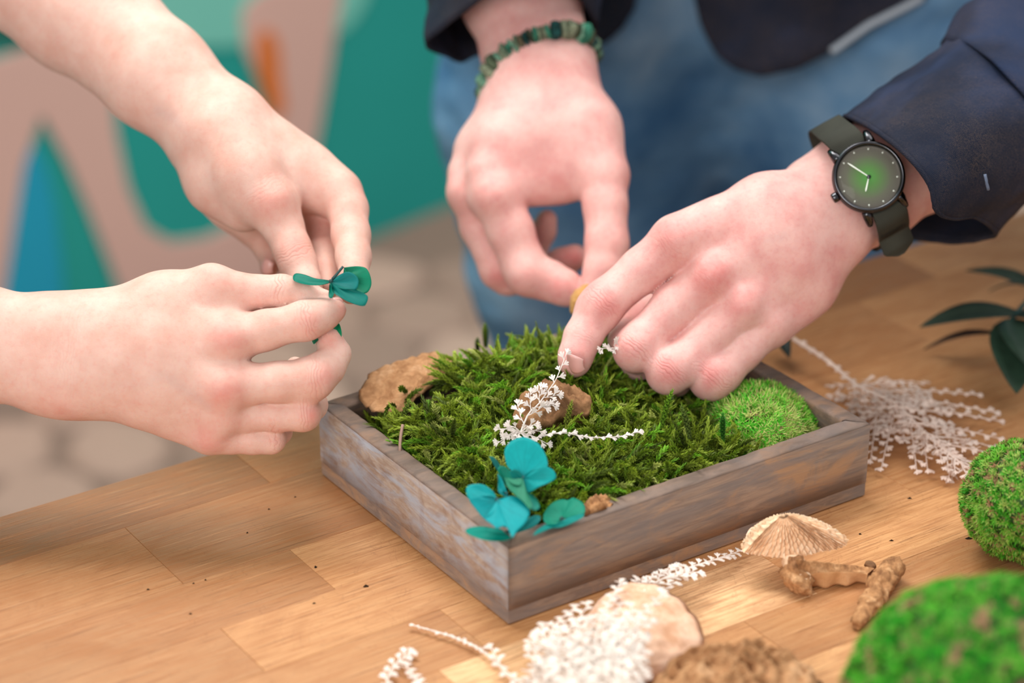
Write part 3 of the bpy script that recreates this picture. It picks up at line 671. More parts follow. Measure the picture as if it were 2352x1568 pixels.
for sgn in (-1, 1):
    ev, ef = ellip(hd + [.078, .032*sgn, .0], (.011, .014, .009), 12, 8); mesh('eye', ev, ef, M['top_black'], W_)
V, Q = coarse([[((sR + sL)/2 + [-.06, 0, .0], .125), (hip + [.1, 0, .12], .12), (hip + [0, 0, .04], .14)], [(sR + [-.01, .03, 0], .066), (sL + [-.01, -.03, 0], .066)]], .008); mesh('top', V, Q, M['top_black'], W_)
V, Q = coarse([[(hip + [0, s_*.09, 0], .12), (hip + [0, s_*.10, -.40], .075), (hip + [0, s_*.10, -.72], .06)] for s_ in (-1, 1)], .008); mesh('trousers', V, Q, M['trousers'], W_)
for s_ in (-1, 1):
    V, Q = coarse([[(hip + [-.04, s_*.10, -.782], .036), (hip + [.16, s_*.10, -.787], .031)]], .005, .01); mesh('shoe', V, Q, M['shoe'], W_)
fingernail(W_, P(783, 706, 1.245), -RX*0.6 - RD*-0.5, RX*.8 - RF*.55 + RD*.1, .009, .010)
fingernail(W_, P(606, 612, 1.358), unit(-RX*.2 + RD*.8), -RF*.8 - RX*.5, .008, .009)
# man, behind the table
t_m = 1.86
MB = np.array([P(1640, 400, t_m)[0], P(1640, 400, t_m)[1], 0.0])
Mn = empty('person', MB, 'person in blue jeans and dark denim shirt standing behind the table', 'person')
def body_pt(u, v, dt=0): return P(u, v, t_m + dt)
mx, my = MB[0], MB[1]; crotch = P(1640, 330, t_m)[2]
sRm = np.array([mx - .20, my - .15, 1.29]); sLm = np.array([mx + .20, my - .15, 1.27])
eRm = P(1060, -500, 1.60); eLm = P(2850, -40, 1.56)
ch = [[(P(1195, -20, 1.482), .024), (P(1180, -100, 1.512), .026), (eRm, .030), (sRm, .045)], [(P(2330, 215, 1.405), .026), (P(2435, 140, 1.44), .027), (eLm, .030), (sLm, .045)],
      [(sRm, .06), ((mx, my - .13, 1.33), .08), (sLm, .06)], [((mx - .05, my - .11, 1.24), .09), ((mx - .05, my + .01, 1.0), .08)], [((mx + .05, my - .11, 1.24), .09), ((mx + .05, my + .01, 1.0), .08)],
      [((mx, my - .13, 1.33), .058), ((mx, my - .20, 1.46), .055)], [((mx, my - .22, 1.50), .088), ((mx, my - .225, 1.56), .095)], [((mx, my - .305, 1.50), .013), ((mx, my - .325, 1.485), .015)],
      [((mx-.085, my-.21, 1.51), .02), ((mx+.085, my-.21, 1.51), .02)]]
Vb = coarse(ch)
V, Q, at = join([mr.build(), ml.build(), Vb])
mbody = mesh('body', V, Q, M['skin_m'], Mn, attrs=at)
hv, hf = ellip((mx, my - .20, 1.59), (.098, .108, .095)); mesh('hair', hv, hf, M['hair_dark'], Mn)
for sgn in (-1, 1):
    ev, ef = ellip((mx + .033*sgn, my - .308, 1.525), (.014, .011, .009), 12, 8); mesh('eye', ev, ef, M['top_black'], Mn)
fingernail(Mn, P(1309, 840, 1.288), unit(RD*.85 - RX*.15 + RF*.25), unit(-RX*.62 - RF*.55 + RD*.42), .0112, .0125, curve=.95).data.materials[0] = M['nail_m']
# ------------------------------------------------------------------ the man's clothes, watch, bracelet
def sheet_rings(rings, n=56, noise=.0, sc=30, seed=0, sub=6):
    """rings: list of closed 3D polylines -> smooth tube; returns grid (m x n)"""
    R = []
    for r in rings:
        r = np.asarray(r, float); q = bez(np.vstack([r, r[:1]]), 400); d = np.r_[0, np.cumsum(np.linalg.norm(np.diff(q, axis=0), axis=1))]
        s = np.linspace(0, d[-1], n + 1)[:-1]; R.append(np.stack([np.interp(s, d, q[:, k]) for k in range(3)], 1))
    R = np.array(R); m = (len(R) - 1)*sub + 1; G = np.stack([bez(R[:, j], m) for j in range(n)], 1)
    if noise:
        c = G.mean(1, keepdims=True); d = G - c; d = d/np.linalg.norm(d, axis=2, keepdims=True); f = fbm(G.reshape(-1, 3)*[sc, sc, sc] + seed, 3).reshape(m, n, 1); G = G + d*f*noise
    return G
def ring_px(A, B, t, dep, k=12, tilt=(0, 0)):
    a = P(A[0], A[1], t); b = P(B[0], B[1], t); c = (a+b)/2; x = (a-b)/2; y = RF*-dep + RX*tilt[0] + RD*tilt[1]
    return [c + x*math.cos(2*math.pi*i/k) + y*math.sin(2*math.pi*i/k) for i in range(k)]
def ring_c(c, ax, r, xd, k=12):
    z = unit(ax); x = unit(np.asarray(xd) - z*np.dot(xd, z)); y = np.cross(x, z)
    return [c + r*(x*math.cos(2*math.pi*i/k) + y*math.sin(2*math.pi*i/k)) for i in range(k)]
def solid(o, th):
    m = o.modifiers.new('thickness', 'SOLIDIFY'); m.thickness = th; m.offset = 0; return o
shirt = empty('shirt', MB); shirt.parent = Mn; shirt.location = (0, 0, 0)
# left sleeve (picture right)
r0 = [P(*q) for q in ((1943, 270, 1.362), (1990, 284, 1.325), (2045, 322, 1.298), (2100, 374, 1.286), (2138, 428, 1.284), (2150, 482, 1.290), (2190, 500, 1.305), (2246, 500, 1.325), (2290, 538, 1.372), (2200, 554, 1.405), (2110, 550, 1.425), (2072, 528, 1.425), (2010, 430, 1.435), (1960, 330, 1.41))]
r0b = [q + (RX*.877 - RD*.48)*.006 for q in r0]
rc = [P(*q) for q in ((2060, 185, 1.375), (2110, 210, 1.335), (2165, 250, 1.305), (2215, 300, 1.295), (2250, 350, 1.295), (2275, 400, 1.302), (2310, 440, 1.32), (2350, 448, 1.345), (2370, 455, 1.385), (2330, 440, 1.42), (2260, 400, 1.44), (2200, 360, 1.45), (2130, 290, 1.45), (2080, 220, 1.43))]
def L(A, B, t, d): 
    r = ring_px(A, B, t, d, 14); return r
rs = L((2185, 98), (2440, 395), 1.385, .058); rs2 = L((2176, 92), (2436, 404), 1.384, .0625)
cuff = sheet_rings([r0, rc, rs], 96, .0022, 40, 3, 10)
m_, n_ = cuff.shape[:2]; V = cuff.reshape(-1, 3); co = solid(mesh('left_cuff', V, grid_faces(m_, n_, False, True), M['shirt'], shirt), .0022); tag(co, 'dark denim cuff left unbuttoned above the watch')
pth = np.vstack([cuff[0], cuff[:1, 0]]); V, Fc = tube(pth, .0016, 6, False); sm = mesh('cuff_hem', V, Fc, M['shirt'], shirt)
q = cuff[2]; V, Fc = tube(np.vstack([q, q[:1]]) + 0*EZ, .0006, 4, False); mesh('stitching', V, Fc, M['shirt_in'], shirt)
r3 = L((2290, -30), (2580, 310), 1.44, .066); r4 = ring_c(eLm + [-.01, -.01, 0], unit(sLm - eLm) + unit(eLm - P(2330, 215, 1.41)), .072, -RD, 14); r5 = ring_c(sLm + [.0, 0, .0], sLm - eLm, .078, -RD, 14)
sl = sheet_rings([rs2, r3, r4, r5], 72, .006, 22, 9, 12); V = sl.reshape(-1, 3); solid(mesh('left_sleeve', V, grid_faces(sl.shape[0], sl.shape[1], False, True), M['shirt'], shirt), .002)
# buttonhole
bh = [P(2262, 400, 1.288), P(2266, 418, 1.288), P(2270, 436, 1.29)]; V, Fc = tube(bez(bh, 6), .0009, 5); mesh('buttonhole', V, Fc, simple('stitch_grey', srgb(90, 100, 120), .8), shirt)
# right sleeve (picture top centre)
r0 = [P(*q) for q in ((984, 94, 1.462), (1040, 46, 1.438), (1100, -4, 1.420), (1190, -34, 1.41), (1280, -34, 1.42), (1340, -5, 1.45), (1372, 60, 1.49), (1345, 118, 1.52), (1250, 150, 1.545), (1150, 140, 1.54), (1100, 126, 1.53), (1062, 142, 1.515), (1012, 118, 1.485))]
r1 = [P(*q) for q in ((975, -60, 1.50), (1020, -120, 1.47), (1090, -160, 1.455), (1180, -180, 1.45), (1280, -180, 1.46), (1350, -150, 1.49), (1370, -100, 1.52), (1345, -50, 1.55), (1250, -20, 1.57), (1150, -20, 1.57), (1080, -25, 1.56), (1030, -30, 1.545), (990, -35, 1.525))]
r2 = ring_c(eRm, unit(sRm - eRm) + unit(eRm - P(1190, -20, 1.5)), .068, -RX, 13); r3 = ring_c(sRm, sRm - eRm, .08, -RX, 13)
sl = sheet_rings([r0, r1, r2, r3], 72, .004, 25, 19, 10); V = sl.reshape(-1, 3); solid(mesh('right_sleeve', V, grid_faces(sl.shape[0], sl.shape[1], False, True), M['shirt'], shirt), .002)
# torso of the shirt and the two hanging front tails
zh = P(1700, -60, t_m)[2]
ch = [[((mx + d, my, zh + .12), .118), ((mx + d*1.2, my - .12, 1.24), .118)] for d in (-.085, 0, .085)] + [[(sRm, .082), ((mx, my - .13, 1.31), .085), (sLm, .082)], [(P(2450, 125, 1.445), .047), (eLm, .054), (sLm, .072)], [(P(1183, -140, 1.522), .040), (eRm, .052), (sRm, .072)]]
V, Q = coarse(ch, .009, .03)
k_ = (V[:, 2] < zh + .07) & (np.abs(V[:, 0] - mx) < .215) & (V[:, 1] > my - .14); V[k_, 2] = zh + .07; mesh('torso', V, Q, M['shirt'], shirt)
def tail(hem, top_v, name):
    us = [h[0] for h in hem]; n = 60; uu = np.linspace(us[0], us[-1], n); o = np.argsort(us); hv_ = np.interp(uu, np.array(us)[o], np.array([h[1] for h in hem], float)[o])
    G = []
    for i in range(26):
        f = i/25; row = []
        for u, hb in zip(uu, hv_):
            v = top_v*(1-f) + hb*f; x = (u - 1640)/F*t_m; dep = .150*(1 - (x/.36)**2)
            row.append(P(u, v, t_m - dep - .030 - .012*f + .004*math.sin(u*.02 + v*.006)))
        G.append(row)
    V = np.array(G).reshape(-1, 3); o = solid(mesh(name, V, grid_faces(26, n), M['shirt'], shirt), .003); return np.array(G)[-1]
tail([(1470, -60), (1455, 20), (1430, 62), (1390, 98), (1340, 112), (1250, 100), (1100, 50), (1010, -30)], -560, 'front_tail')
hb = tail([(1585, -60), (1610, 60), (1645, 128), (1690, 160), (1750, 176), (1830, 160), (1905, 122), (1990, 62), (2070, 22), (2150, -20), (2260, -60)], -560, 'front_tail')
V, Fc = tube(np.array([p - RF*.010 for p in hb[28:47]]), .0026, 6); wl_ = mesh('lining_edge', V, Fc, simple('pale_lining', srgb(176, 186, 196), .8), shirt)
# jeans
hipz = P(1640, -60, t_m)[2]
def lx(u, t=t_m): return P(u, 300, t)[0]
ch = [[((lx(1330), my, hipz), .105), ((lx(1325), my, P(1300, 230, t_m)[2]), .108), ((lx(1350), my - .005, P(1300, 560, t_m)[2]), .094), ((lx(1362), my, .62), .092), ((lx(1385), my, .42), .070), ((lx(1400), my + .01, .08), .064)],
      [((lx(1960), my, hipz), .105), ((lx(1960), my, P(1300, 230, t_m)[2]), .108), ((lx(1935), my - .005, P(1300, 560, t_m)[2]), .094), ((lx(1920), my, .62), .088), ((lx(1900), my, .42), .068), ((lx(1900), my + .01, .08), .064)],
      [((lx(1640), my + .01, hipz), .10), ((lx(1640), my + .02, P(1640, 160, t_m)[2]), .085)]]
V, Q = coarse(ch, .006, .012)
d = V - np.array([mx, my, 0]); nrm = d*[1, 1, 0]; nrm /= np.linalg.norm(nrm, axis=1, keepdims=True) + 1e-9
V = V + nrm*(fbm(V*[9, 9, 26] + 3, 3)*.006 + fbm(V*[30, 30, 60], 2)*.0015)[:, None]
mesh('jeans', V, Q, M['jeans'], Mn)
for s_ in (1400, 1900):
    V, Q = coarse([[((lx(s_), my + .05, .045), .042), ((lx(s_), my - .14, .036), .034)]], .005, .01); mesh('shoe', V, Q, M['shoe'], Mn)
# ---- wristwatch
sd = unit(RX*.48 + RD*.877); ad = unit(RX*.877 - RD*.48)
wc = P(1996, 405, 1.309); wnrm = unit(-RF + RD*-.10 + RX*-.05)
wx, wy, wz = frame(wnrm, RX)               # wx ~ picture right, wy ~ picture up
if np.dot(wy, RD) > 0: wy = -wy
watch = empty('wristwatch', wc, 'dark steel wristwatch with a green fading dial on an olive fabric strap', 'watch')
Rw = 84*1.309/F
def lathe(name, prof, mat, parent, n=72, c=None, smooth=True):
    c = wc if c is None else c; V = []
    for r, z in prof:
        for k in range(n): a = 2*math.pi*k/n; V.append(c + wx*(r*math.cos(a)) + wy*(r*math.sin(a)) + wz*z)
    return mesh(name, V, grid_faces(len(prof), n, False, True), mat, parent, smooth)
lathe('case', [(0, -.0075), (Rw*.8, -.0075), (Rw*.97, -.006), (Rw, -.004), (Rw, -.0015), (Rw*.985, -.0008), (Rw*.90, -.0008), (Rw*.9, -.004)], M['black'], watch)
lathe('bezel', [(Rw*.985, -.0008), (Rw*.975, .0006), (Rw*.94, .0014), (Rw*.885, .0010), (Rw*.865, -.001), (Rw*.855, -.0025)], M['black'], watch)
# dial in its own frame so that its gradient is centred
def local_disc(name, r, z, mat):
    V = [(0, 0, 0)] + [(r*math.cos(2*math.pi*k/64), r*math.sin(2*math.pi*k/64), 0) for k in range(64)]
    o = mesh(name, V, [(0, 1 + k, 1 + (k+1) % 64) for k in range(64)], mat, None, False); o.parent = watch
    o.rotation_euler = Matrix((wx, wy, wz)).transposed().to_euler(); o.location = Vector(wz*z); return o
local_disc('dial', Rw*.87, -.0022, M['dial'])
for k in range(12):
    a = math.radians(90 + 30*k); c = wc + (wx*math.cos(a) + wy*math.sin(a))*Rw*.775 - wz*.0020; V = [c + wz*.0003] + [c + (wx*math.cos(b) + wy*math.sin(b))*.00048 for b in np.linspace(0, 2*math.pi, 9)[:-1]]
    mesh('hour_marker', V, [(0, 1 + j, 1 + (j+1) % 8) for j in range(8)], M['lume'], watch, False)
def hand_(name, dx, dy, w, z):
    e = (wx*dx - wy*dy)/2.85*1.309/F; L_ = np.linalg.norm(e); d = e/L_; p = np.cross(wz, d); s = wc + wz*z; V = []
    for f, ww in ((0.0, w*.6), (.85, w), (1.0, w*.4)):
        V += [s + d*L_*f + p*ww, s + d*L_*f - p*ww, s + d*L_*f - p*ww + wz*.0003, s + d*L_*f + p*ww + wz*.0003]
    mesh(name, V, grid_faces(3, 4, False, True) + [(3, 2, 1, 0), (8, 9, 10, 11)], M['lume'], watch, False)
hand_('minute_hand', -137, -92, .00042, -.0012); hand_('hour_hand', -22, 97, .00045, -.0016)
lathe('hand_hub', [(.0011, -.002), (.0011, -.0006), (.0006, -.0004), (0, -.0004)], M['black'], watch, 16)
lathe('crystal', [(0, .0016), (Rw*.4, .0015), (Rw*.75, .0011), (Rw*.85, .0006), (Rw*.86, -.0004)], M['glass'], watch)
cx = unit(-wx*78 - wy*47); cc = wc + cx*(Rw + .0014) - wz*.003; V = []
for r, z in ((0, -.0016), (.0026, -.0016), (.0028, -.001), (.0028, .001), (.0025, .0016), (0, .0016)):
    for k in range(24): a = 2*math.pi*k/24; rr = r*(1 if k % 2 else .92); u_, v_ = np.cross(cx, wz), wz; V.append(cc + cx*z + (u_*math.cos(a) + v_*math.sin(a))*rr)
mesh('crown', V, grid_faces(6, 24, False, True), M['black'], watch)
for s1 in (-1, 1):
    for s2 in (-1, 1):
        b0 = wc + sd*s1*Rw*.80 + ad*s2*Rw*.50 - wz*.0035; b1 = wc + sd*s1*Rw*1.16 + ad*s2*Rw*.56 - wz*.0075
        V, Fc = tube(bez([b0, (b0*.5 + b1*.5) + wz*.0008, b1], 6), [.0030, .0029, .0027, .0024, .0021, .0016], 8, True); mesh('lug', V, Fc, M['black'], watch)
# strap: elliptical band round the wrist
hw = .0098
sc_ = bez([P(*q) for q in ((1896, 284, 1.352), (1915, 300, 1.324), (1934, 315, 1.3160), (1960, 348, 1.3145), (2030, 462, 1.3145), (2043, 484, 1.3145), (2051, 512, 1.321), (2053, 538, 1.348), (2040, 556, 1.372), (1990, 520, 1.392), (1930, 400, 1.396), (1893, 300, 1.376), (1896, 284, 1.352))], 91)[:-1]
G = []
for i in range(90):
    t_ = unit(sc_[(i+1) % 90] - sc_[i-1]); o = unit(np.cross(t_, ad)); o = o if o @ (sc_[i] - sc_.mean(0)) > 0 else -o
    for w_, lift in ((-hw, 0), (-hw*.93, .0010), (0, .0012), (hw*.93, .0010), (hw, 0), (hw*.93, -.0004), (0, -.0005), (-hw*.93, -.0004)): G.append(sc_[i] + ad*w_ + o*lift)
mesh('strap', G, grid_faces(90, 8, True, True), M['strap'], watch)
# loose end of the strap
p0 = P(2050, 534, 1.330); G = []
for i in range(9):
    f = i/8; c = p0 + sd*(.001 + .0125*f) + RF*(.008*f) - ad*(.0005*f) - RF*.002; w_ = hw*(.95 if f < .7 else .95*(1 - (f - .7)/.3*.8))
    for a_, b_ in ((-w_, -.0006), (w_, -.0006), (w_, .0006), (-w_, .0006)): G.append(c + ad*a_ - RF*b_*1.5)
mesh('strap_end', G, grid_faces(9, 4, False, True) + [(3, 2, 1, 0), (32, 33, 34, 35)], M['strap'], watch)
# ---- bracelet of stone chips
br = empty('bracelet', P(1240, 120, 1.46), 'beaded bracelet of green and brown stone chips on the bare wrist', 'bracelet')
loop = [P(*q) for q in ((1110, 205, 1.446), (1132, 152, 1.440), (1178, 108, 1.435), (1232, 80, 1.434), (1290, 68, 1.434), (1338, 76, 1.444), (1363, 108, 1.462), (1352, 150, 1.49), (1290, 190, 1.51), (1200, 225, 1.51), (1125, 235, 1.475), (1110, 205, 1.446))]
q = bez(loop, 400); d = np.r_[0, np.cumsum(np.linalg.norm(np.diff(q, axis=0), axis=1))]; pos = 0; V, Fc = tube(q[::8], .0006, 5, False); mesh('cord', V, Fc, M['strap'], br)
cols = [(96, 110, 84), (66, 74, 56), (128, 150, 120), (70, 150, 120), (110, 100, 76), (150, 160, 130), (30, 80, 76), (84, 92, 66), (130, 180, 150), (60, 56, 42)]
bm_ = [rock_mat('stone_bead_%s' % n_, srgb(*[int(c*.5) for c in cc_]), srgb(*[int(c*.82) for c in cc_]), srgb(*[min(255, int(c*1.0)) for c in cc_]), 260, .0004) for n_, cc_ in zip('abcdefghij', cols)]
while pos < d[-1]:
    big = rng.rand() < .12 or (.004 < pos < .02); th = rng.uniform(.0022, .0032) if not big else .0058; rr = rng.uniform(.0046, .0062) if not big else .0070
    s = pos + th/2; c = np.array([np.interp(s, d, q[:, k]) for k in range(3)]); c2 = np.array([np.interp(min(s + .001, d[-1]), d, q[:, k]) for k in range(3)]); ax = unit(c2 - c + rng.uniform(-.0002, .0002, 3))
    x_, y_, z_ = frame(ax, rng.uniform(-1, 1, 3)); V = []; n = 9; jit = rng.uniform(.78, 1.15, n)
    for f, rf in ((-1, .55), (-.75, .92), (0, 1.0), (.75, .92), (1, .55)):
        for k in range(n): a = 2*math.pi*k/n; V.append(c + z_*f*th/2 + (x_*math.cos(a) + y_*math.sin(a))*rr*rf*jit[k])
    mesh('bead', V, grid_faces(5, n, False, True) + [tuple(range(n-1, -1, -1)), tuple(range(4*n, 5*n))], bm_[rng.randint(10)], br, False); pos += th + .0002
# ------------------------------------------------------------------ moss
def sprig_batch(roots, norms, lens, cols, seg=11, width=.0017, lean=1.0, rs=5, nl=5):
    r = np.random.RandomState(rs); n = len(roots); Vs = []; Fs = []; Cs = []; off = 0
    az = r.uniform(0, 2*np.pi, n)
    for i in range(n):
        N = norms[i]; h = np.array([math.cos(az[i]), math.sin(az[i]), 0]); L_ = lens[i]
        k1 = r.uniform(.15, 1.2)*lean; cu = r.uniform(.2, 2.1)*lean; side = np.array([-h[1], h[0], 0]); wob = r.uniform(-.6, .6)
        p = roots[i].copy(); pts = [p.copy()]; ang = k1
        for s in range(seg):
            d = N*math.cos(ang) + h*math.sin(ang) + side*wob*s/seg*.6; d /= np.linalg.norm(d); p = p + d*L_/seg; pts.append(p.copy()); ang += cu/seg
        pts = np.array(pts); w0 = width*r.uniform(.8, 1.25); c = cols[i]
        for s in range(1, seg + 1):
            d = pts[s] - pts[s-1]; dl = np.linalg.norm(d); d /= dl
            a = np.cross(d, N); na = np.linalg.norm(a); a = a/na if na > 1e-3 else h; b = np.cross(a, d)
            f = s/seg; w = w0*(0.75 + .5*math.sin(min(f, .8)*2.6))*(1 if f < .75 else (1.15 - f)/.4)
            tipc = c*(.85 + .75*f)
            ph = (s % 2)*.7
            for k in range(nl):
                q = 6.2832/nl*k + ph; o = a*math.cos(q) + b*math.sin(q)
                base = pts[s-1]*.6 + pts[s]*.4; t_ = base + d*dl*1.7 + o*w
                e = np.cross(d, o)*w*.55
                Vs += [base - e, base + e, t_]; Fs.append((off, off + 1, off + 2)); off += 3; Cs += [c*.5*(1 + f*.5), c*.5*(1 + f*.5), tipc]  # leaflet bases darkened, shade of the gaps put into the colour
    return np.array(Vs), np.array(Fs), np.array(Cs)
def tray_clip(V):
    d = V - TF; a = d @ E1; b = d @ E2; h = d[:, 2]; low = h < THh + .0012; m = np.where(low, TW + .0006, .004)
    a2 = np.clip(a, m, TA - m); b2 = np.clip(b, m, TB - m); return TF + np.outer(a2, E1) + np.outer(b2, E2) + np.outer(h, EZ)
def mossH(a, b):
    a = np.asarray(a); b = np.asarray(b)
    edge = np.minimum(np.minimum(a - TW, TA - TW - a), np.minimum(b - TW, TB - TW - b)); e = np.clip(edge/.022, 0, 1); e = e*e*(3 - 2*e)
    back = np.clip((b - .05)/.12, 0, 1); rgt = np.clip((a - .13)/.06, 0, 1)
    h = .030 + .011*e + .016*e*back*(1 - .75*rgt) - .010*rgt*e - .008*rgt
    h = h - .014*np.exp(-((a - .014)**2 + (b - .168)**2)/.028**2)
    return h + .0022*fbm(np.stack([a*60, b*60, a*0], 1), 2) if h.ndim else h
na, nb = 70, 56; aa, bb = np.meshgrid(np.linspace(TW + .0004, TA - TW - .0004, na), np.linspace(TW + .0004, TB - TW - .0004, nb), indexing='ij')
H = mossH(aa.ravel(), bb.ravel()) - .006 - .004*rng.rand(na*nb)
top = np.array([T(a, b, h) for a, b, h in zip(aa.ravel(), bb.ravel(), H)]); bot = np.array([T(a, b, TBz + .0002) for a, b in zip(aa.ravel(), bb.ravel())])
Fc = grid_faces(na, nb); n0 = na*nb; Fc += [tuple(reversed([i + n0 for i in f])) for f in grid_faces(na, nb)]
rim = [(i*nb) for i in range(na)] + [((na-1)*nb + j) for j in range(1, nb)] + [(i*nb + nb-1) for i in range(na-2, -1, -1)] + [j for j in range(nb-2, 0, -1)]
Fc += [(rim[i], rim[(i+1) % len(rim)], n0 + rim[(i+1) % len(rim)], n0 + rim[i]) for i in range(len(rim))]
so = mesh('planting_soil', np.vstack([top, bot]), Fc, M['soil']); tag(so, 'dark crumbly soil showing under the moss in the tray', 'soil', kind='stuff')
n = 5400; a = rng.uniform(TW + .003, TA - TW - .003, n); b = rng.uniform(TW + .003, TB - TW - .003, n)
cush = (TA - .036, .050)                       # where the cushion moss sits
keep = ((a - cush[0])**2 + (b - cush[1])**2 > .026**2) & ~((a < .034) & (b < .030) & (rng.rand(n) < .6)); 
def uv_of(p):
    d = np.asarray(p) - CAM; t = d @ RF; return 1176 + F*(d @ RX)/t, 784 + F*(d @ RD)/t, t
rt_ = np.array([T(x, y, z) for x, y, z in zip(a, b, mossH(a, b) + .003)]); uu_, vv_, tt_ = uv_of(rt_)
keep &= ~((((uu_ - 935)/128)**2 + ((vv_ - 892)/70)**2 < 1) & (rng.rand(n) < .96)); keep &= ~((((uu_ - 1262)/92)**2 + ((vv_ - 962)/46)**2 < 1) & (rng.rand(n) < .85))
a, b = a[keep], b[keep]; n = len(a)
hh = mossH(a, b) - .004
roots = np.array([T(x, y, z) for x, y, z in zip(a, b, hh)]); norms = np.tile(EZ, (n, 1)) + rng.normal(0, .25, (n, 3)); norms /= np.linalg.norm(norms, axis=1, keepdims=True)
edge = np.minimum(np.minimum(a - TW, TA - TW - a), np.minimum(b - TW, TB - TW - b))
pal = np.array([srgb(146, 160, 46), srgb(170, 184, 68), srgb(116, 138, 34), srgb(126, 176, 42), srgb(188, 190, 104), srgb(92, 106, 34)])
cols = pal[rng.choice(6, n, p=[.28, .20, .2, .14, .06, .12])]*rng.uniform(.62, 1.1, (n, 1))*[.92, 1.0, .9]
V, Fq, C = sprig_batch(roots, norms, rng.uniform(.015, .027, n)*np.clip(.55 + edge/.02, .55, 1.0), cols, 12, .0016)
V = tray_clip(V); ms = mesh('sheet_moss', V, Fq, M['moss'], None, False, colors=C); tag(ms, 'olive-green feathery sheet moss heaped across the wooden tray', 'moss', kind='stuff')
# taller single shoots that stand out
def shoots(lst, name, label, cat):
    A_ = []; 
    r = np.array([P(*q[:3]) for q in lst]); nn = np.array([unit(-RD + RX*q[3]*.6) for q in lst]); le = np.array([q[4] for q in lst]); cc = np.array([srgb(*q[5]) for q in lst])
    V, Fq, C = sprig_batch(r, nn, le, cc, 14, .0020, .15, 21); return V, Fq, C
V, Fq, C = shoots([(1520, 985, 1.262, .1, .021, (110, 150, 40)), (1115, 800, 1.385, 0, .014, (104, 130, 46)), (1098, 815, 1.38, -.1, .010, (80, 104, 36)), (922, 985, 1.285, .1, .016, (120, 140, 56)), (1009, 870, 1.33, .1, .013, (96, 130, 40)), (1300, 990, 1.262, .1, .016, (140, 150, 60)), (1585, 1010, 1.255, -.2, .018, (96, 116, 50)), (1660, 1010, 1.25, .1, .014, (60, 130, 40))], 'x', '', '')
o = mesh('moss_shoot', V, Fq, M['moss'], None, False, colors=C); tag(o, 'taller upright moss shoots poking above the sheet moss in the tray', 'moss', kind='stuff')
V, Fc = tube(bez([P(918, 1040, 1.262), P(920, 1005, 1.265), P(925, 975, 1.268)], 8), [.0009]*8, 6); tag(mesh('dry_twig', V, Fc, simple('twig', srgb(150, 120, 104), .8)), 'thin pale upright twig in the moss by the left rim', 'twig')
def cushion(name, c, rad, nt, label, pal, bl=.0042, lo=-.25, specks=0.04, rs=3, base_col=(.03, .05, .01), w=.00034):
    r = np.random.RandomState(rs); z = r.uniform(lo, 1, nt); ph = r.uniform(0, 2*np.pi, nt); s = np.sqrt(1 - z*z)
    N = np.stack([s*np.cos(ph), s*np.sin(ph), z], 1); R3 = np.array(rad); bump = 1 + .035*fbm(N*3.5 + rs, 2)[:, None] + .03*fbm(N*9 + rs, 2)[:, None]; root = np.asarray(c) + N*R3*bump*.97
    nn = N/R3; nn /= np.linalg.norm(nn, axis=1, keepdims=True); nb_ = 8; V = np.zeros((nt, nb_, 4, 3)); C = np.zeros((nt, nb_, 4, 3))
    tone = np.clip((fbm(N*4 + 9 + rs, 3) + .25)*1.1, 0, 1)
    colr = pal[0]*(1 - tone[:, None]) + pal[1]*tone[:, None]; yl = r.rand(nt) < .40; colr[yl] = pal[2]; br_ = (r.rand(nt) < specks*.5) | (vnoise(N*13 + rs) > (.50 if specks > .045 else .9)); colr[br_] = pal[3]; colr = colr*r.uniform(.75, 1.2, (nt, 1))
    x = np.cross(nn, r.normal(0, 1, (nt, 3))); x /= np.linalg.norm(x, axis=1, keepdims=True); y = np.cross(nn, x)
    for k in range(nb_):
        a_ = 2*np.pi*k/nb_ + r.uniform(-.4, .4, nt); tl = r.uniform(.35, 1.0, nt); L_ = bl*r.uniform(.7, 1.2, nt)
        h = x*np.cos(a_)[:, None] + y*np.sin(a_)[:, None]; d1 = nn*np.cos(tl*.5)[:, None] + h*np.sin(tl*.5)[:, None]; d2 = nn*np.cos(tl*1.4)[:, None] + h*np.sin(tl*1.4)[:, None]
        sd_ = np.cross(d1, nn + 1e-4); sd_ /= np.linalg.norm(sd_, axis=1, keepdims=True) + 1e-9
        b0 = root; m = b0 + d1*L_[:, None]*.55; t_ = m + d2*L_[:, None]*.5
        V[:, k, 0] = b0 - sd_*w; V[:, k, 1] = m - sd_*w; V[:, k, 2] = t_; V[:, k, 3] = m + sd_*w
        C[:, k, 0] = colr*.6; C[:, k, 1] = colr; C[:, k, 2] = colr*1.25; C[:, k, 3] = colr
    Fq = np.arange(nt*nb_*4).reshape(-1, 4)
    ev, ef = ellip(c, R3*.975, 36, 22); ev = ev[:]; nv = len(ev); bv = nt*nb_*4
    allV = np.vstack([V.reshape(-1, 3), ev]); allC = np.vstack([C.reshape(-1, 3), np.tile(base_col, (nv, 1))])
    allV = tray_clip(allV) if rad[2] < .022 else allV
    o = mesh(name, allV, np.vstack([Fq, np.array(ef) + bv]), M['moss'], None, False, colors=allC); tag(o, label, 'moss'); return o
PG = [np.array(srgb(70, 165, 30)), np.array(srgb(128, 196, 58)), np.array(srgb(172, 196, 96)), np.array(srgb(168, 128, 92))]
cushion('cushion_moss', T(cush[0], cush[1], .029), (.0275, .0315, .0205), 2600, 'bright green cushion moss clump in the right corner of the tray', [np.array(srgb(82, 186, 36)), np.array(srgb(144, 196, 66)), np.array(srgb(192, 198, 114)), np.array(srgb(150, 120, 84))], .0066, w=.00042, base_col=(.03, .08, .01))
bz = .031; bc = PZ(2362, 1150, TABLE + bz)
cushion('cushion_moss', bc, (.033, .031, .0305), 3600, 'green moss ball on the table at the right edge, beside the tray', PG, .0040, -.9, .06, 5, base_col=(.05, .12, .02))
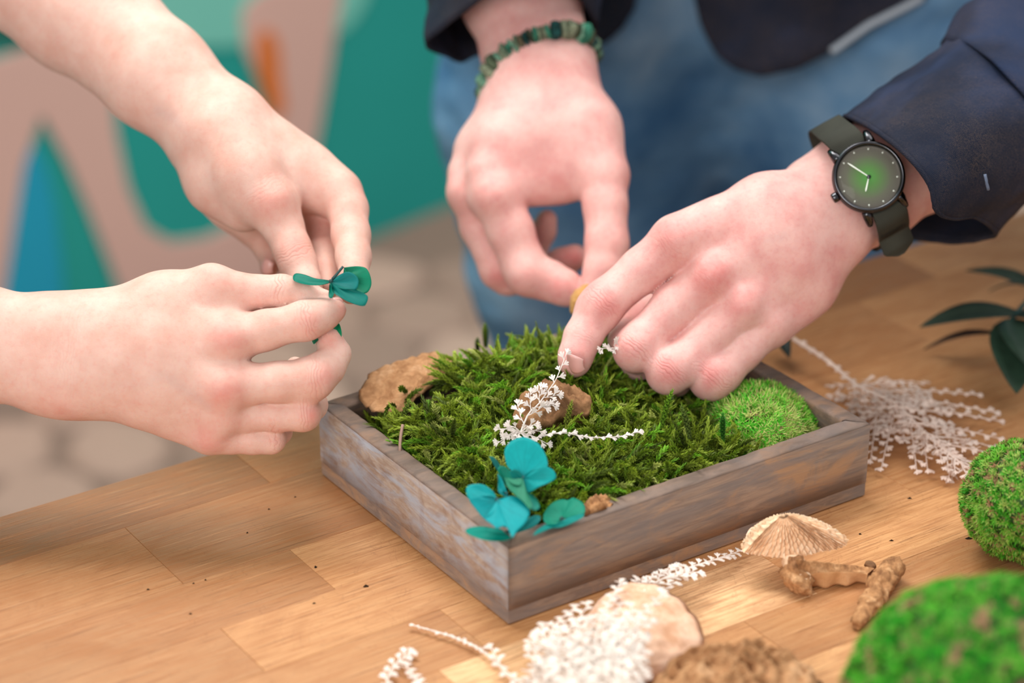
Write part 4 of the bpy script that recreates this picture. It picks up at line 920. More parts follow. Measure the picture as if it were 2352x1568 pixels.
bz = .056; bc = PZ(2275, 1625, TABLE + bz)
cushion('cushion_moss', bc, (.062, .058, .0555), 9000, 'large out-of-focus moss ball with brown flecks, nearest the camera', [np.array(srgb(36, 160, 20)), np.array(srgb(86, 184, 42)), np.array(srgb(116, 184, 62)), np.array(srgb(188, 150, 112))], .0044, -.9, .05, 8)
for uu_, vv_, rr_ in ((2160, 1425, 9), (2232, 1400, 7), (2265, 1462, 10), (2210, 1500, 9), (2180, 1530, 12), (2250, 1545, 11), (2035, 1510, 8), (2060, 1480, 8), (2140, 1340, 8), (2290, 1440, 9)): pass
# ------------------------------------------------------------------ plates: fungus, bark, stone, petals
def plate(name, pts, thick, mat, parent=None, rings=14, rsc=160, bulge=0.0, rough=0.0, ridge=0.0, radial=0.0, nr=10, seed=0, center=None, sm=4, scallop=0.0, loc=None):
    """a thick solid leaf/slab: pts = outline in space; two faces, rounded edge"""
    q = np.array(pts, float); q = bez(np.vstack([q, q[:1]]), len(q)*sm + 1)[:-1]; n = len(q); c = q.mean(0) if center is None else np.asarray(center, float)
    u_, s_, vt = np.linalg.svd(q - q.mean(0)); N = vt[2]
    if N @ RF > 0: N = -N
    V = []; 
    for side in (1, -1):
        for i in range(rings + 1):
            f = i/rings
            for j in range(n):
                p = c + (q[j] - c)*f; e = math.sqrt(max(0, 1 - f**4)); h = thick/2*e*side + bulge*(1 - f*f) + ridge*math.sin(f*nr*2*math.pi + .6*math.sin(j*.5))*min(1, (1-f)*6)*(1 if side == 1 else .3)
                h += scallop*math.sin(j*1.9)*f*f + radial*math.sin(j*1.25)*f; p = p + (q[j] - c)*(radial*28*math.sin(j*.62)*f**3)
                V.append(p + N*h)
    V = np.array(V)
    if rough: V = V + N*(fbm(V*rsc + seed, 4)*rough)[:, None] + (q.mean(0) - c)*0
    m = (rings + 1)*n; Fc = grid_faces(rings + 1, n, False, True); Fc += [tuple(reversed([i + m for i in f])) for f in grid_faces(rings + 1, n, False, True)]
    Fc += [(rings*n + j, m + rings*n + j, m + rings*n + (j+1) % n, rings*n + (j+1) % n) for j in range(n)]
    return mesh(name, V, Fc, mat, parent)
def z1(x, y): return 700 + x/2.8, 700 + y/2.8
def tilt(pts, t0, v0, k, ku=0, u0=0): return [P(u, v, t0 + (v0 - v)*k + (u - u0)*ku) for u, v in pts]
o = plate('bracket_fungus', tilt([(824, 905), (835, 880), (850, 858), (880, 842), (925, 830), (960, 815), (1000, 811), (1035, 826), (1043, 848), (1015, 872), (985, 892), (958, 915), (930, 940), (900, 950), (860, 945), (835, 930)], 1.302, 945, .00035), .0045, M['fungus'], radial=.0007, bulge=.0012, rough=.0009, rsc=230, ridge=.0007, nr=7, seed=4, rings=22, sm=6, center=P(985, 862, 1.330), scallop=.0003)
tag(o, 'tan fan-shaped bracket fungus leaning on the left rim of the tray', 'fungus')
o = plate('bark_piece', tilt([(1157, 985), (1180, 948), (1205, 920), (1235, 900), (1275, 892), (1312, 897), (1342, 912), (1361, 932), (1357, 950), (1335, 958), (1300, 962), (1260, 985), (1225, 1000), (1180, 1000)], 1.262, 1000, .00033), .014, M['chip'], bulge=.004, rough=.0045, seed=11, rings=22, sm=6)
tag(o, 'brown curved bark piece in the middle of the moss behind the white fern', 'bark')
def z8(l): return [(980 + x/5.345, 1000 + y/5.345) for x, y in l]
o = plate('bark_chip', tilt(z8([(1905, 850), (2050, 800), (2150, 752), (2240, 765), (2292, 810), (2280, 872), (2180, 930), (2050, 965), (1930, 1010), (1900, 930)]), 1.203, 1180, .0004), .006, M['woodchunk'], rough=.0030, seed=2, rsc=330)
tag(o, 'small pale orange wood chip on the front rim beside the teal petals', 'wood chip')
o = plate('bark_chip', tilt(z8([(150, 585), (250, 610), (340, 622), (400, 680), (480, 740), (500, 800), (600, 925), (640, 960), (560, 930), (430, 800), (270, 660)]), 1.245, 1160, .0004), .006, M['woodchunk'], rough=.0030, seed=7, rsc=330)
tag(o, 'brown bark sliver tucked inside the left rim behind the teal petals', 'wood chip')
# ------------------------------------------------------------------ hydrangea florets
TEAL = [(0, 160, 165), (0, 176, 172), (0, 140, 118), (24, 150, 118)]
def petal(parent, pts, base, col, thick=.0003, cup=.0012, seed=0):
    q = np.array(pts, float); q = bez(np.vstack([q, q[:1]]), len(q)*9 + 1)[:-1]; n = len(q); c = np.asarray(base, float); rings = 12
    u_, s_, vt = np.linalg.svd(q - q.mean(0)); N = vt[2]
    if N @ RF > 0: N = -N
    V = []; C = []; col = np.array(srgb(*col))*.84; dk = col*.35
    for side in (1, -1):
        for i in range(rings + 1):
            f = i/rings
            for j in range(n):
                p = c + (q[j] - c)*f; h = side*thick/2*(1 if i < rings else .2) - cup*math.sin(f*math.pi)*(.6 + .4*math.sin(j*2*math.pi/n*2 + seed)) + .00014*math.sin(j*.3 + seed)*f*f
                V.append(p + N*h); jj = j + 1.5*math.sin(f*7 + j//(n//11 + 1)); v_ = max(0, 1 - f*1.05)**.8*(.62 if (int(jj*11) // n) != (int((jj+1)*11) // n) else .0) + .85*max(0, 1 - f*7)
                C.append(col*(1 - v_) + dk*v_)
    m = (rings + 1)*n; Fc = grid_faces(rings + 1, n, False, True); Fc += [tuple(reversed([i + m for i in f])) for f in grid_faces(rings + 1, n, False, True)]
    Fc += [(rings*n + j, m + rings*n + j, m + rings*n + (j+1) % n, rings*n + (j+1) % n) for j in range(n)]
    return mesh('petal', V, Fc, M['petal'], parent, colors=np.array(C))
def floret(label, center, petals, stem=None):
    c = P(*center); f = empty('hydrangea_floret', c, label, 'flower', 'dyed teal hydrangea florets')
    for k, (pts, base, t0, kk, col) in enumerate(petals):
        b = P(base[0], base[1], t0 + (center[1] - base[1])*kk); petal(f, [P(u, v, t0 + (center[1] - v)*kk) for u, v in pts], b, col, seed=k)
    ev, ef = ellip(c - RF*.0006, (.0011, .0011, .0012), 10, 8); mesh('centre', ev, ef, M['leafdark'], f)
    if stem: V, Fc = tube(bez([P(*s) for s in stem], 10), .0007, 6); mesh('stem', V, Fc, M['leafdark'], f)
    return f
M['leafdark'] = simple('dark_teal_stem', srgb(20, 62, 60), .6)
c1 = (1201, 1098)
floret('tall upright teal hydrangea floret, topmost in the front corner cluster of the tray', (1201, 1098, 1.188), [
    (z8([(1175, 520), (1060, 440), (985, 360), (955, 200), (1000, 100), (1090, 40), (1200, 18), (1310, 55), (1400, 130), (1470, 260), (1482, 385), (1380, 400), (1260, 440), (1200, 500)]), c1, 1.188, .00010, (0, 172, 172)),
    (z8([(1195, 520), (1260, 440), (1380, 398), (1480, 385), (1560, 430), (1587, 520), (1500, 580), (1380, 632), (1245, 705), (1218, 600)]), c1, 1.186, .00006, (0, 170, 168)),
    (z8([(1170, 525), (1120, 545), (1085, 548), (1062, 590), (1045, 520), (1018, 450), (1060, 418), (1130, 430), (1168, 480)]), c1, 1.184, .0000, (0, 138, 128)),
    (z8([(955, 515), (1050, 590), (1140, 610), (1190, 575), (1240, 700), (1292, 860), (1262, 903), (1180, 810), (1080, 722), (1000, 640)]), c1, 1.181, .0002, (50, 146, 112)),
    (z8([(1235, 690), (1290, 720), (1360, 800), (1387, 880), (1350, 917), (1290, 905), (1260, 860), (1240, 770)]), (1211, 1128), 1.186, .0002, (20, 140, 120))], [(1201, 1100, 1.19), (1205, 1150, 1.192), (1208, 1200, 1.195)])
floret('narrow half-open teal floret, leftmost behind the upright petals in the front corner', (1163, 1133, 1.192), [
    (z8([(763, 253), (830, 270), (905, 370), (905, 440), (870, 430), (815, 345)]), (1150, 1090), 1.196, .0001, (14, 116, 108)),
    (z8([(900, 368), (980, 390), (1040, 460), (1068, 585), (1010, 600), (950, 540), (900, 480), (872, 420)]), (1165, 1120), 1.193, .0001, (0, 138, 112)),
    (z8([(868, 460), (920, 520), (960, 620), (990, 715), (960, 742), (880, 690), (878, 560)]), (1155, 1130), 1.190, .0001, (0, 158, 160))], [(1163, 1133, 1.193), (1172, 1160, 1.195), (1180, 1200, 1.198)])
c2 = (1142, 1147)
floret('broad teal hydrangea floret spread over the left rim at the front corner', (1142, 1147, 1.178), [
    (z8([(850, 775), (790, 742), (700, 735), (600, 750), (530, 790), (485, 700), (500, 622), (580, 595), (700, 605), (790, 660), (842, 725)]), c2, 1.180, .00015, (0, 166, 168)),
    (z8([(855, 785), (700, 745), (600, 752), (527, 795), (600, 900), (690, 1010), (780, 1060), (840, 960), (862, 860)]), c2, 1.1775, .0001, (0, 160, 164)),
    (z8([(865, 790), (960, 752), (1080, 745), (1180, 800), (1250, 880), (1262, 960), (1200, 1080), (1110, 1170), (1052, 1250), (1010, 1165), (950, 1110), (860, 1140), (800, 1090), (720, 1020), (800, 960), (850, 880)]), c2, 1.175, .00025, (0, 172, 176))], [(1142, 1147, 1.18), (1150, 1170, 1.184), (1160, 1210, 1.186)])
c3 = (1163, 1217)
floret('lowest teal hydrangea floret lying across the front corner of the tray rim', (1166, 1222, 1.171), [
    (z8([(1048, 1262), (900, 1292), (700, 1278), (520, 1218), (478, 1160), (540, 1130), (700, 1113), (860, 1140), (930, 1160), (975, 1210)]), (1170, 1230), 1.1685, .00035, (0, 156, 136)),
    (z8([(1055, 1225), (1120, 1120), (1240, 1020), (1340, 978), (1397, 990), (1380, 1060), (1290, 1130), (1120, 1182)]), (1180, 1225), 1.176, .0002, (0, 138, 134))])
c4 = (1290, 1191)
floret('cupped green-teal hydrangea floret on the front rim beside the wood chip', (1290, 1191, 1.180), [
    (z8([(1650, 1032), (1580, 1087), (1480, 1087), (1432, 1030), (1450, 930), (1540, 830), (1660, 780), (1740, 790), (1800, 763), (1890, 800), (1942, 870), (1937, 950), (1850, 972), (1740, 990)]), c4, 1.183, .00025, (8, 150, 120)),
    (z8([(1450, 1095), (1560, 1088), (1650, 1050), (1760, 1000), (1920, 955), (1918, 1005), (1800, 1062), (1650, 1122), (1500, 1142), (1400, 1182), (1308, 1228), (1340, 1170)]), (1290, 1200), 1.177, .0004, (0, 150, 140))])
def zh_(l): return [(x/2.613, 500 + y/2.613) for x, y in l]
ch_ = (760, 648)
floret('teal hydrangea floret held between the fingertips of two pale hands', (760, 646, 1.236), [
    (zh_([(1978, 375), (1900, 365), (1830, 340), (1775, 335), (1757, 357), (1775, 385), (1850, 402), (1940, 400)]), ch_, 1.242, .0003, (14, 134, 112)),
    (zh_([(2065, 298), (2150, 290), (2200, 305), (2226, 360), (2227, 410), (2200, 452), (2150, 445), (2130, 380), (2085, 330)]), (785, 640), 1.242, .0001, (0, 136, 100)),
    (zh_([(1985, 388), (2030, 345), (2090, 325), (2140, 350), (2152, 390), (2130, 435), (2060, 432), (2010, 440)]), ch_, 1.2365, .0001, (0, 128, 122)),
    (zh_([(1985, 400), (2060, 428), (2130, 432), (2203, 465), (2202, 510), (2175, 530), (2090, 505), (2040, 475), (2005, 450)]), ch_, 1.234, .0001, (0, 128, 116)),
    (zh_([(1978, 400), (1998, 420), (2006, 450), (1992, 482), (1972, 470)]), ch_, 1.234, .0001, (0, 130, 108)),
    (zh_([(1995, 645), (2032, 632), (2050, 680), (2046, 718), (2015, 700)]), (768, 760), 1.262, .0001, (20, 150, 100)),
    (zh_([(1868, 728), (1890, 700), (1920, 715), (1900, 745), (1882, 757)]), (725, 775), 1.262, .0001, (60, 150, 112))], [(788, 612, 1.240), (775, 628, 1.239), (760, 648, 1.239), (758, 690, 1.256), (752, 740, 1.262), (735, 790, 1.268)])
# ------------------------------------------------------------------ dried white fern
def fan(acc, p, d, n, s, c):
    """three-lobed fan leaflet with a little thickness, base p, direction d, plane normal n"""
    x = unit(d); y = unit(np.cross(n, x)); r = rng
    o = [(0, -.06), (.42, -.09), (.72, -.33), (1.0, -.46), (1.08, -.30), (.86, -.13), (1.18, -.15), (1.26, 0), (1.18, .15), (.86, .13), (1.08, .30), (1.0, .46), (.72, .33), (.42, .09), (0, .06)]; s = s*1.12
    V = [p + x*a*s + y*b*s + n*(.12*s*math.sin(a*2) ) for a, b in o]; V += [v - n*s*.10 for v in V]; m = len(o)
    acc.add(V, [tuple(range(m)), tuple(range(2*m-1, m-1, -1))] + [(i, (i+1) % m, m + (i+1) % m, m + i) for i in range(m)], c)
def frond(acc, path, n, lenf, s, levels=2, col=(.8, .74, .70), stem=.0006, ang=.75, step=None):
    q = np.asarray(path, float); L_ = np.sum(np.linalg.norm(np.diff(q, axis=0), axis=1)); step = step or s*1.15; k = max(4, int(L_/step)); pts = bez(q, k + 1)
    V, Fc = tube(pts, np.linspace(stem, stem*.4, k + 1), 5, True); acc.add(V, Fc, col)
    for i in range(1, k + 1):
        f = i/k; d = unit(pts[i] - pts[i-1]); side = 1 if i % 2 else -1; y = unit(np.cross(n, d)); nn = unit(n + rng.normal(0, .22, 3)); a = ang*rng.uniform(.8, 1.15)
        dd = unit(d*math.cos(a) + y*side*math.sin(a) + n*rng.normal(0, .12)); ln = lenf(f)
        cc = np.array(col)*rng.uniform(.9, 1.05)
        if levels > 1 and ln > s*2.2: frond(acc, [pts[i], pts[i] + dd*ln*.5, pts[i] + dd*ln*.95 + d*ln*.16], nn, lambda g: s, s, levels - 1, cc, stem*.6, .7, s*.85)
        else: fan(acc, pts[i], dd, nn, s*rng.uniform(.85, 1.2), cc)
    fan(acc, pts[-1], d, n, s, np.array(col))
acc = Acc(); up = unit(-RF*.9 + EZ*.3); W1 = np.array(srgb(240, 230, 222))
frond(acc, [P(1196, 992, 1.246), P(1214, 950, 1.252), P(1236, 929, 1.256), P(1257, 900, 1.262), P(1275, 875, 1.268), P(1289, 843, 1.276), P(1300, 814, 1.282)], up, lambda f: .0095*(1 - f)**.8 + .0012, .0032, 2, W1, .0005, .7, .0042)
frond(acc, [P(1196, 992, 1.246), P(1215, 1008, 1.243), P(1262, 997, 1.244), P(1300, 994, 1.246), P(1345, 1003, 1.246), P(1390, 1004, 1.248), P(1428, 1001, 1.25), P(1462, 993, 1.252)], unit(EZ*.8 - RF*.5), lambda f: .0035 if f < .2 else .0016, .0028, 1, W1, .0005, .28, .0026)
for e in ((1148, 1014), (1150, 985), (1165, 1000), (1172, 978), (1180, 1015), (1225, 975), (1240, 990), (1255, 1018)):
    frond(acc, [P(1196, 994, 1.246), P((1196 + e[0])/2, (994 + e[1])/2 - 4, 1.243), P(*e, 1.243)], up, lambda f: .002, .0027, 1, W1, .0005, .7, .0028)
for e in ((1418, 790), (1385, 800), (1405, 800)):
    frond(acc, [P(1440, 815, 1.31), P((1440 + e[0])/2, 800, 1.305), P(*e, 1.30)], up, lambda f: .002, .003, 1, W1, .0005, .7, .003)
tag(acc.build('fern_sprig', M['white'], None, False), 'small bleached white fern sprig standing in the tray, held by the fingertips', 'dried fern')
def table_frond(acc, px, h0, h1, lenf, s, lv, col, st=.0007, ang=.7, step=None):
    pts = [PZ(u, v, TABLE + h0 + (h1 - h0)*i/(len(px)-1)) for i, (u, v) in enumerate(px)]; frond(acc, pts, unit(EZ + rng.normal(0, .15, 3)), lenf, s, lv, col, st, ang, step)
acc = Acc(); W2 = np.array(srgb(252, 242, 232))
table_frond(acc, [(1420, 1640), (1400, 1560), (1420, 1440), (1480, 1355), (1570, 1308), (1640, 1285), (1708, 1262)], .034, .006, lambda f: .016*(1 - f)**1.0 + .002, .0034, 2, W2)
table_frond(acc, [(1400, 1560), (1370, 1480), (1385, 1410), (1425, 1338)], .036, .028, lambda f: .013*(1 - f) + .002, .0034, 2, W2)
table_frond(acc, [(1380, 1590), (1290, 1520), (1265, 1450), (1318, 1396)], .034, .022, lambda f: .013*(1 - f) + .003, .0036, 2, W2)
table_frond(acc, [(1400, 1600), (1330, 1540), (1300, 1470), (1350, 1390)], .034, .024, lambda f: .014*(1 - f) + .003, .0036, 2, W2)
table_frond(acc, [(1430, 1600), (1420, 1520), (1460, 1430), (1520, 1365)], .038, .034, lambda f: .015*(1 - f) + .003, .0036, 2, W2)
if 0: table_frond(acc, [(1450, 1600), (1480, 1520), (1530, 1450)], .036, .034, lambda f: .010*(1 - f) + .003, .0036, 2, W2)
for b_, m_, e_, h_ in (((1400, 1600), (1350, 1500), (1330, 1430), .030), ((1420, 1600), (1390, 1520), (1400, 1440), .036), ((1440, 1600), (1440, 1500), (1450, 1395), .038), ((1380, 1620), (1270, 1560), (1215, 1480), .018), ((1360, 1600), (1300, 1550), (1245, 1440), .022)):
    table_frond(acc, [b_, m_, e_], h_, h_ - .004, lambda f: .013*(1 - f) + .003, .0036, 2, W2)
table_frond(acc, [(1350, 1610), (1250, 1560), (1215, 1500)], .008, .006, lambda f: .010*(1 - f) + .003, .0036, 2, W2)
table_frond(acc, [(1320, 1620), (1230, 1580), (1160, 1540), (1130, 1490)], .006, .006, lambda f: .008*(1 - f) + .003, .0036, 2, W2)
tag(acc.build('fern_sprig', M['white'], None, False), 'fluffy bleached white fern in the foreground below the front corner of the tray', 'dried fern')
acc = Acc()
table_frond(acc, [(1210, 1600), (1150, 1530), (1100, 1490), (1040, 1462), (955, 1437)], .004, .003, lambda f: .0016, .0022, 1, W2, .0008, .35, .0024)
table_frond(acc, [(940, 1640), (890, 1590), (900, 1535), (936, 1500)], .004, .004, lambda f: .004, .0036, 1, W2, .0007, .7, .003)
table_frond(acc, [(1000, 1620), (965, 1570), (935, 1530)], .004, .004, lambda f: .004, .0036, 1, W2, .0007, .7, .003)
tag(acc.build('fern_sprig', M['white'], None, False), 'thin straggling white fern strand on the table at the bottom edge', 'dried fern')
acc = Acc(); W3 = np.array(srgb(244, 224, 210))
stem_ = [(1822, 778), (1900, 828), (1970, 885), (2060, 930), (2130, 1000), (2190, 1050), (2250, 1095)]
table_frond(acc, stem_, .020, .010, lambda f: .002 if f < .3 else .010, .0034, 2, W3, .0013)
for b_, e in (((1960, 880), (1915, 905)), ((1975, 885), (2120, 878)), ((2000, 900), (2240, 905)), ((2020, 912), (2280, 945)), ((2070, 940), (2290, 965)), ((2100, 975), (2290, 1005)), ((2130, 1000), (2295, 1030)), ((2160, 1020), (2300, 1050)),
              ((1975, 890), (1940, 960)), ((1990, 895), (1985, 1000)), ((2020, 910), (2000, 1055)), ((2060, 930), (2025, 1072)), ((2090, 965), (2105, 1078)), ((2120, 995), (2130, 1075)), ((2190, 1050), (2180, 1092)), ((2210, 1065), (2235, 1100))):
    table_frond(acc, [b_, ((b_[0] + e[0])/2, (b_[1] + e[1])/2 - 6), e], .012, .005, lambda f: .009*(1 - f) + .002, .0034, 2, W3, .0006)
tag(acc.build('fern_sprig', M['white'], None, False), 'spreading bleached fern lying on the table behind the right corner of the tray', 'dried fern')
# ------------------------------------------------------------------ dark eucalyptus leaves
eu = empty('eucalyptus_sprig', PZ(2340, 720, TABLE), 'out-of-focus dark green eucalyptus sprig lying on the table at the right edge', 'sprig')
def leaf(parent, tip, base, w, h0, h1, col=(38, 52, 40), tw=0.0, name='leaf'):
    A = PZ(tip[0], tip[1], TABLE + h1); B = PZ(base[0], base[1], TABLE + h0); d = A - B; y = unit(np.cross(EZ, d)); y = unit(y*math.cos(tw) + EZ*math.sin(tw)); N = unit(np.cross(d, y)); V = []; m = 15
    for side in (1, -1):
        for i in range(m):
            f = i/(m-1); ww = w*math.sin(math.pi*min(1, f*.96 + .04))**.8*(1.15 - .3*f)
            for b_ in (-1, -.5, 0, .5, 1): V.append(B + d*f + y*b_*ww + N*(abs(b_)*ww*.25 + side*.0003) + EZ*.004*math.sin(f*3.1))
    Fc = grid_faces(m, 5) + [tuple(reversed(f)) for f in grid_faces(m, 5, off=m*5)]
    for i in range(m-1):
        for j in (0, 4): Fc.append((i*5+j, (i+1)*5+j, m*5 + (i+1)*5 + j, m*5 + i*5 + j) if j else (i*5, m*5 + i*5, m*5 + (i+1)*5, (i+1)*5))
    return mesh(name, V, Fc, M['leaf'], parent, colors=np.tile(srgb(*col), (len(V), 1)))
leaf(eu, (2218, 622), (2400, 672), .0075, .030, .034); leaf(eu, (2112, 752), (2345, 722), .0115, .028, .022, (44, 58, 46)); leaf(eu, (2122, 803), (2290, 765), .004, .018, .004, (62, 40, 26))
leaf(eu, (2335, 905), (2325, 735), .015, .026, .012, (44, 66, 50)); leaf(eu, (2400, 880), (2318, 735), .014, .030, .022, (46, 66, 52)); leaf(eu, (2270, 670), (2380, 660), .004, .028, .012, (34, 42, 34)); leaf(eu, (2450, 760), (2330, 725), .011, .03, .03)
V, Fc = tube(bez([PZ(2322, 735, TABLE + .027), PZ(2360, 690, TABLE + .03), PZ(2420, 620, TABLE + .02), PZ(2480, 560, TABLE + .004)], 14), .0016, 7); mesh('stem', V, Fc, M['leafdark'], eu)
lf = empty('loose_leaf', PZ(1790, 800, TABLE), 'single small dark leaf on the table behind the tray, below the wrist', 'leaf')
leaf(lf, (1814, 824), (1770, 760), .0055, .016, .010, (30, 44, 38))
# ------------------------------------------------------------------ fungi and wood on the table
def blob(name, chain, mat, parent=None, h=.0012, k=.005, rough=.0015, sc=180, seed=0, flat=None):
    V, Q = coarse(chain, h, k); V = V + (fbm(V*sc + seed, 4)*rough)[:, None]*unit_rows(V - V.mean(0)); return mesh(name, V, Q, mat, parent)
def unit_rows(a): return a/(np.linalg.norm(a, axis=1, keepdims=True) + 1e-9)
mu = empty('gilled_mushroom', PZ(1850, 1300, TABLE), 'dried tan gilled mushroom with its torn woody foot, in front of the tray', 'mushroom')
ap = PZ(1799, 1178, TABLE + .037) ; V = []; nphi, nr_ = 960, 40
rim = np.array([PZ(u, v, TABLE + z) for u, v, z in ((1710, 1268, .0165), (1735, 1273, .016), (1790, 1279, .015), (1840, 1276, .0145), (1890, 1264, .0145), (1925, 1256, .0155), (1943, 1248, .0165), (1925, 1238, .0165), (1880, 1225, .0165), (1830, 1219, .0165), (1770, 1224, .0165), (1730, 1242, .0165), (1712, 1256, .0165))])
rim = bez(np.vstack([rim, rim[:1]]), nphi + 1)[:-1]
ap_r = .0030; cax = rim.mean(0) - ap
for j in range(nphi):
    f0 = 2*math.pi*j/nphi; o = unit(rim[j] - ap)*ap_r
    for i in range(nr_):
        f = i/(nr_-1); p = (ap + o*.9)*(1 - f) + rim[j]*f; 
        out = unit(np.cross(rim[(j+1) % nphi] - rim[j], rim[j] - ap)); out = out if out @ (-RF + EZ) > 0 else -out
        ph = f0*27 + .35*math.sin(f*9 + f0*31) + .30*math.sin(f*23 + f0*17)
        V.append(p + out*(.0011*math.sin(f*math.pi*.9) + (.0010 + .0027*min(1, f*1.6))*(1 - abs(math.sin(ph)))**.6*min(1, f*4 + .3)*(1 - .35*f)*(.8 + .4*math.sin(ph*3.1 + f*40)) ) - cax*.05*math.sin(f*3.1))
n1 = len(V); Fc = grid_faces(nphi, nr_, True, False)
V.append(ap + cax*.02); V.append(rim.mean(0) - EZ*.0)
Fc += [(n1, j*nr_, ((j+1) % nphi)*nr_) for j in range(nphi)] + [(n1 + 1, ((j+1) % nphi)*nr_ + nr_-1, j*nr_ + nr_-1) for j in range(nphi)]
mesh('gilled_cap', V, Fc, M['gill'], mu)
o = plate('cap_flap', tilt([(1713, 1228), (1722, 1214), (1736, 1210), (1740, 1225), (1730, 1240), (1716, 1240)], 1.232, 1230, .0003), .002, M['cream'], mu, rough=.0004)
blob('stem', [[(PZ(1825, 1268, TABLE + .014), .0042), (PZ(1822, 1292, TABLE + .012), .0042), (PZ(1838, 1325, TABLE + .008), .0062)]], M['gill'], mu, rough=.0010, seed=4)
secs = []
for i in range(30):
    f = i/29; g = f**.9
    tb_ = PZ(1826 + 184*g, 1283 + 21*g, TABLE + .0165*(1-g) + .0050); tf_ = PZ(1838 + 155*g, 1322 - 4*g - 8*math.sin(g*3), TABLE + .0115 - .0045*g*g); bf = PZ(1838 + 152*g, 1350 - 14*g**2 + 3*math.sin(g*20), TABLE + .0008)
    bb_ = PZ(1850 + 155*g, 1318 - 12*g, TABLE + .0008)
    secs.append(np.vstack([tb_ + (tf_ - tb_)*np.linspace(0, 1, 9)[:-1, None], tf_ + (bf - tf_)*np.linspace(0, 1, 7)[:-1, None], bf + (bb_ - bf)*np.linspace(0, 1, 4)[:-1, None], bb_ + (tb_ - bb_)*np.linspace(0, 1, 6)[:-1, None]]))
G = np.array(secs); mm = G.shape[1]; V = G.reshape(-1, 3); idx = np.tile(np.arange(mm), 30); fl_ = (idx >= 8) & (idx <= 13)
V = V + (fbm(V*260 + 4, 4)*np.where(fl_, .0003, .0008))[:, None]*np.array([0, -.5, .85]); V[:, 2] = np.maximum(V[:, 2], TABLE + .0003)
Fc = grid_faces(30, mm, False, True) + [tuple(range(mm-1, -1, -1)), tuple(range(29*mm, 30*mm))]
mesh('foot', V, Fc, [M['woodchunk'], M['wood_end']], mu, True, fmat=[1 if (q % mm) in range(8, 14) and q < 29*mm and q > 3*mm else 0 for q in range(len(Fc))])
blob('knob', [[(PZ(1830, 1315, TABLE + .010), .0075), (PZ(1842, 1338, TABLE + .006), .0062)]], M['woodchunk'], mu, rough=.0020, sc=300, seed=8)
o = blob('mushroom_stem', [[(PZ(1972, 1425, TABLE + .0045), .0038), (PZ(2000, 1385, TABLE + .0055), .0048), (PZ(2025, 1340, TABLE + .0065), .0058), (PZ(2050, 1305, TABLE + .008), .0062)]], M['woodchunk'], None, rough=.0020, sc=330, seed=15); tag(o, 'short twisted tan mushroom stem between the gilled mushroom and large moss ball', 'mushroom')
o = plate('bark_chip', tilt([(2058, 1345), (2075, 1322), (2100, 1308), (2125, 1292), (2138, 1294), (2132, 1312), (2112, 1335), (2085, 1362), (2065, 1375)], 1.225, 1375, .0005), .004, M['chip'], rough=.0015, seed=33); tag(o, 'dark curled bark chip behind the large moss ball', 'wood chip')
o = plate('bark_chip', [PZ(u, v, TABLE + .0045) for u, v in ((1984, 1300), (1990, 1291), (2005, 1292), (2013, 1303), (2000, 1307))], .003, M['chip'], rough=.0008, seed=35, rings=8); tag(o, 'tiny brown crumb of bark between the gilled mushroom and mushroom stem', 'wood chip')
cr_ = [PZ(u, v, TABLE + z) for u, v, z in ((1300, 1560, .006), (1330, 1440, .012), (1390, 1365, .018), (1470, 1336, .020), (1545, 1362, .018), (1598, 1415, .013), (1618, 1472, .008), (1596, 1524, .004), (1510, 1556, .004), (1400, 1580, .004))]
o = plate('bracket_fungus', cr_, .006, M['cream'], bulge=.006, rough=.0010, ridge=.0009, nr=9, seed=21, center=PZ(1380, 1530, TABLE + .012), scallop=.0008); tag(o, 'cream fan-shaped bracket fungus under the fluffy white fern', 'fungus')
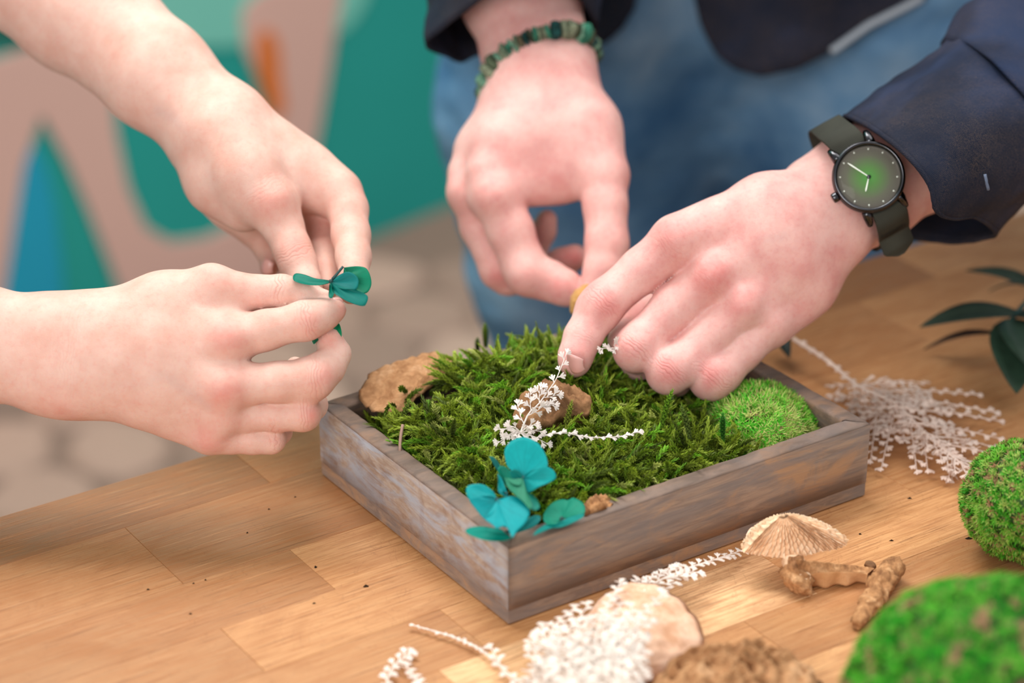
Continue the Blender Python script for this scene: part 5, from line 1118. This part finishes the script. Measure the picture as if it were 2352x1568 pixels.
cr_ = [PZ(u, v, TABLE + z) for u, v, z in ((1480, 1620, .008), (1510, 1550, .014), (1560, 1505, .020), (1620, 1488, .022), (1680, 1492, .024), (1740, 1480, .024), (1800, 1500, .020), (1850, 1535, .014), (1890, 1600, .008), (1800, 1680, .004), (1600, 1700, .004))]
o = plate('bracket_fungus', cr_, .014, M['fungus'], bulge=.005, rough=.0045, rsc=240, ridge=.0016, nr=5, seed=27, radial=.0010, rings=24, sm=7); tag(o, 'rough brown bracket fungus cut by the bottom edge of the picture', 'fungus')
o = blob('bark_crumb', [[(P(1322, 712, 1.372), .0030), (P(1330, 690, 1.374), .0040), (P(1345, 668, 1.378), .0040)]], simple('ochre_fungus', srgb(190, 140, 80), .9), None, h=.0009, rough=.0012, seed=12); tag(o, 'small ochre fungus scrap pinched by the hand with the bracelet', 'fungus')
# crumbs on the table
crumbs = [(724, 1300, 5), (722, 1384, 4), (438, 1408, 4), (472, 1330, 4), (445, 1338, 3), (617, 1168, 4), (568, 1222, 4), (678, 1140, 4), (2048, 1240, 5), (2225, 1235, 8), (2090, 1143, 6), (840, 1345, 10), (1975, 1225, 4), (1880, 1255, 4), (340, 1352, 4), (725, 1302, 4)]
where = ['by the lower left face of the tray, on bare oak', 'below the left face of the tray, toward the bottom', 'far left of the tray, lowest of the left group', 'on a stave seam left of the tray', 'beside another crumb on the stave seam at left', 'left of the tray, under the lower pale hand', 'left of the tray, right of the pale fingers', 'close to the left corner of the tray', 'right of the gilled mushroom cap', 'left of the small moss ball', 'below the right corner of the tray', 'as the widest brown flake below the tray', 'between mushroom cap and small moss ball', 'just above the mushroom cap tip', 'at the far left of the oak top', 'touching another crumb left of the tray']
for (u, v, r_), wh in zip(crumbs, where):
    c = PZ(u, v, TABLE + .0005); s = r_*.16/1000; nn = 6; V = [c + np.array([math.cos(a)*s*rng.uniform(.6, 1.9), math.sin(a)*s*rng.uniform(.4, .9), -.0004]) for a in np.linspace(0, 6.28, nn + 1)[:-1]] + [c + [0, 0, s*.6]]
    o = mesh('crumb', V, [(i, (i+1) % nn, nn) for i in range(nn)] + [tuple(range(nn-1, -1, -1))], M['soil'], None, False); tag(o, 'tiny dark crumb ' + wh, 'crumb', 'dark crumbs scattered on the table')
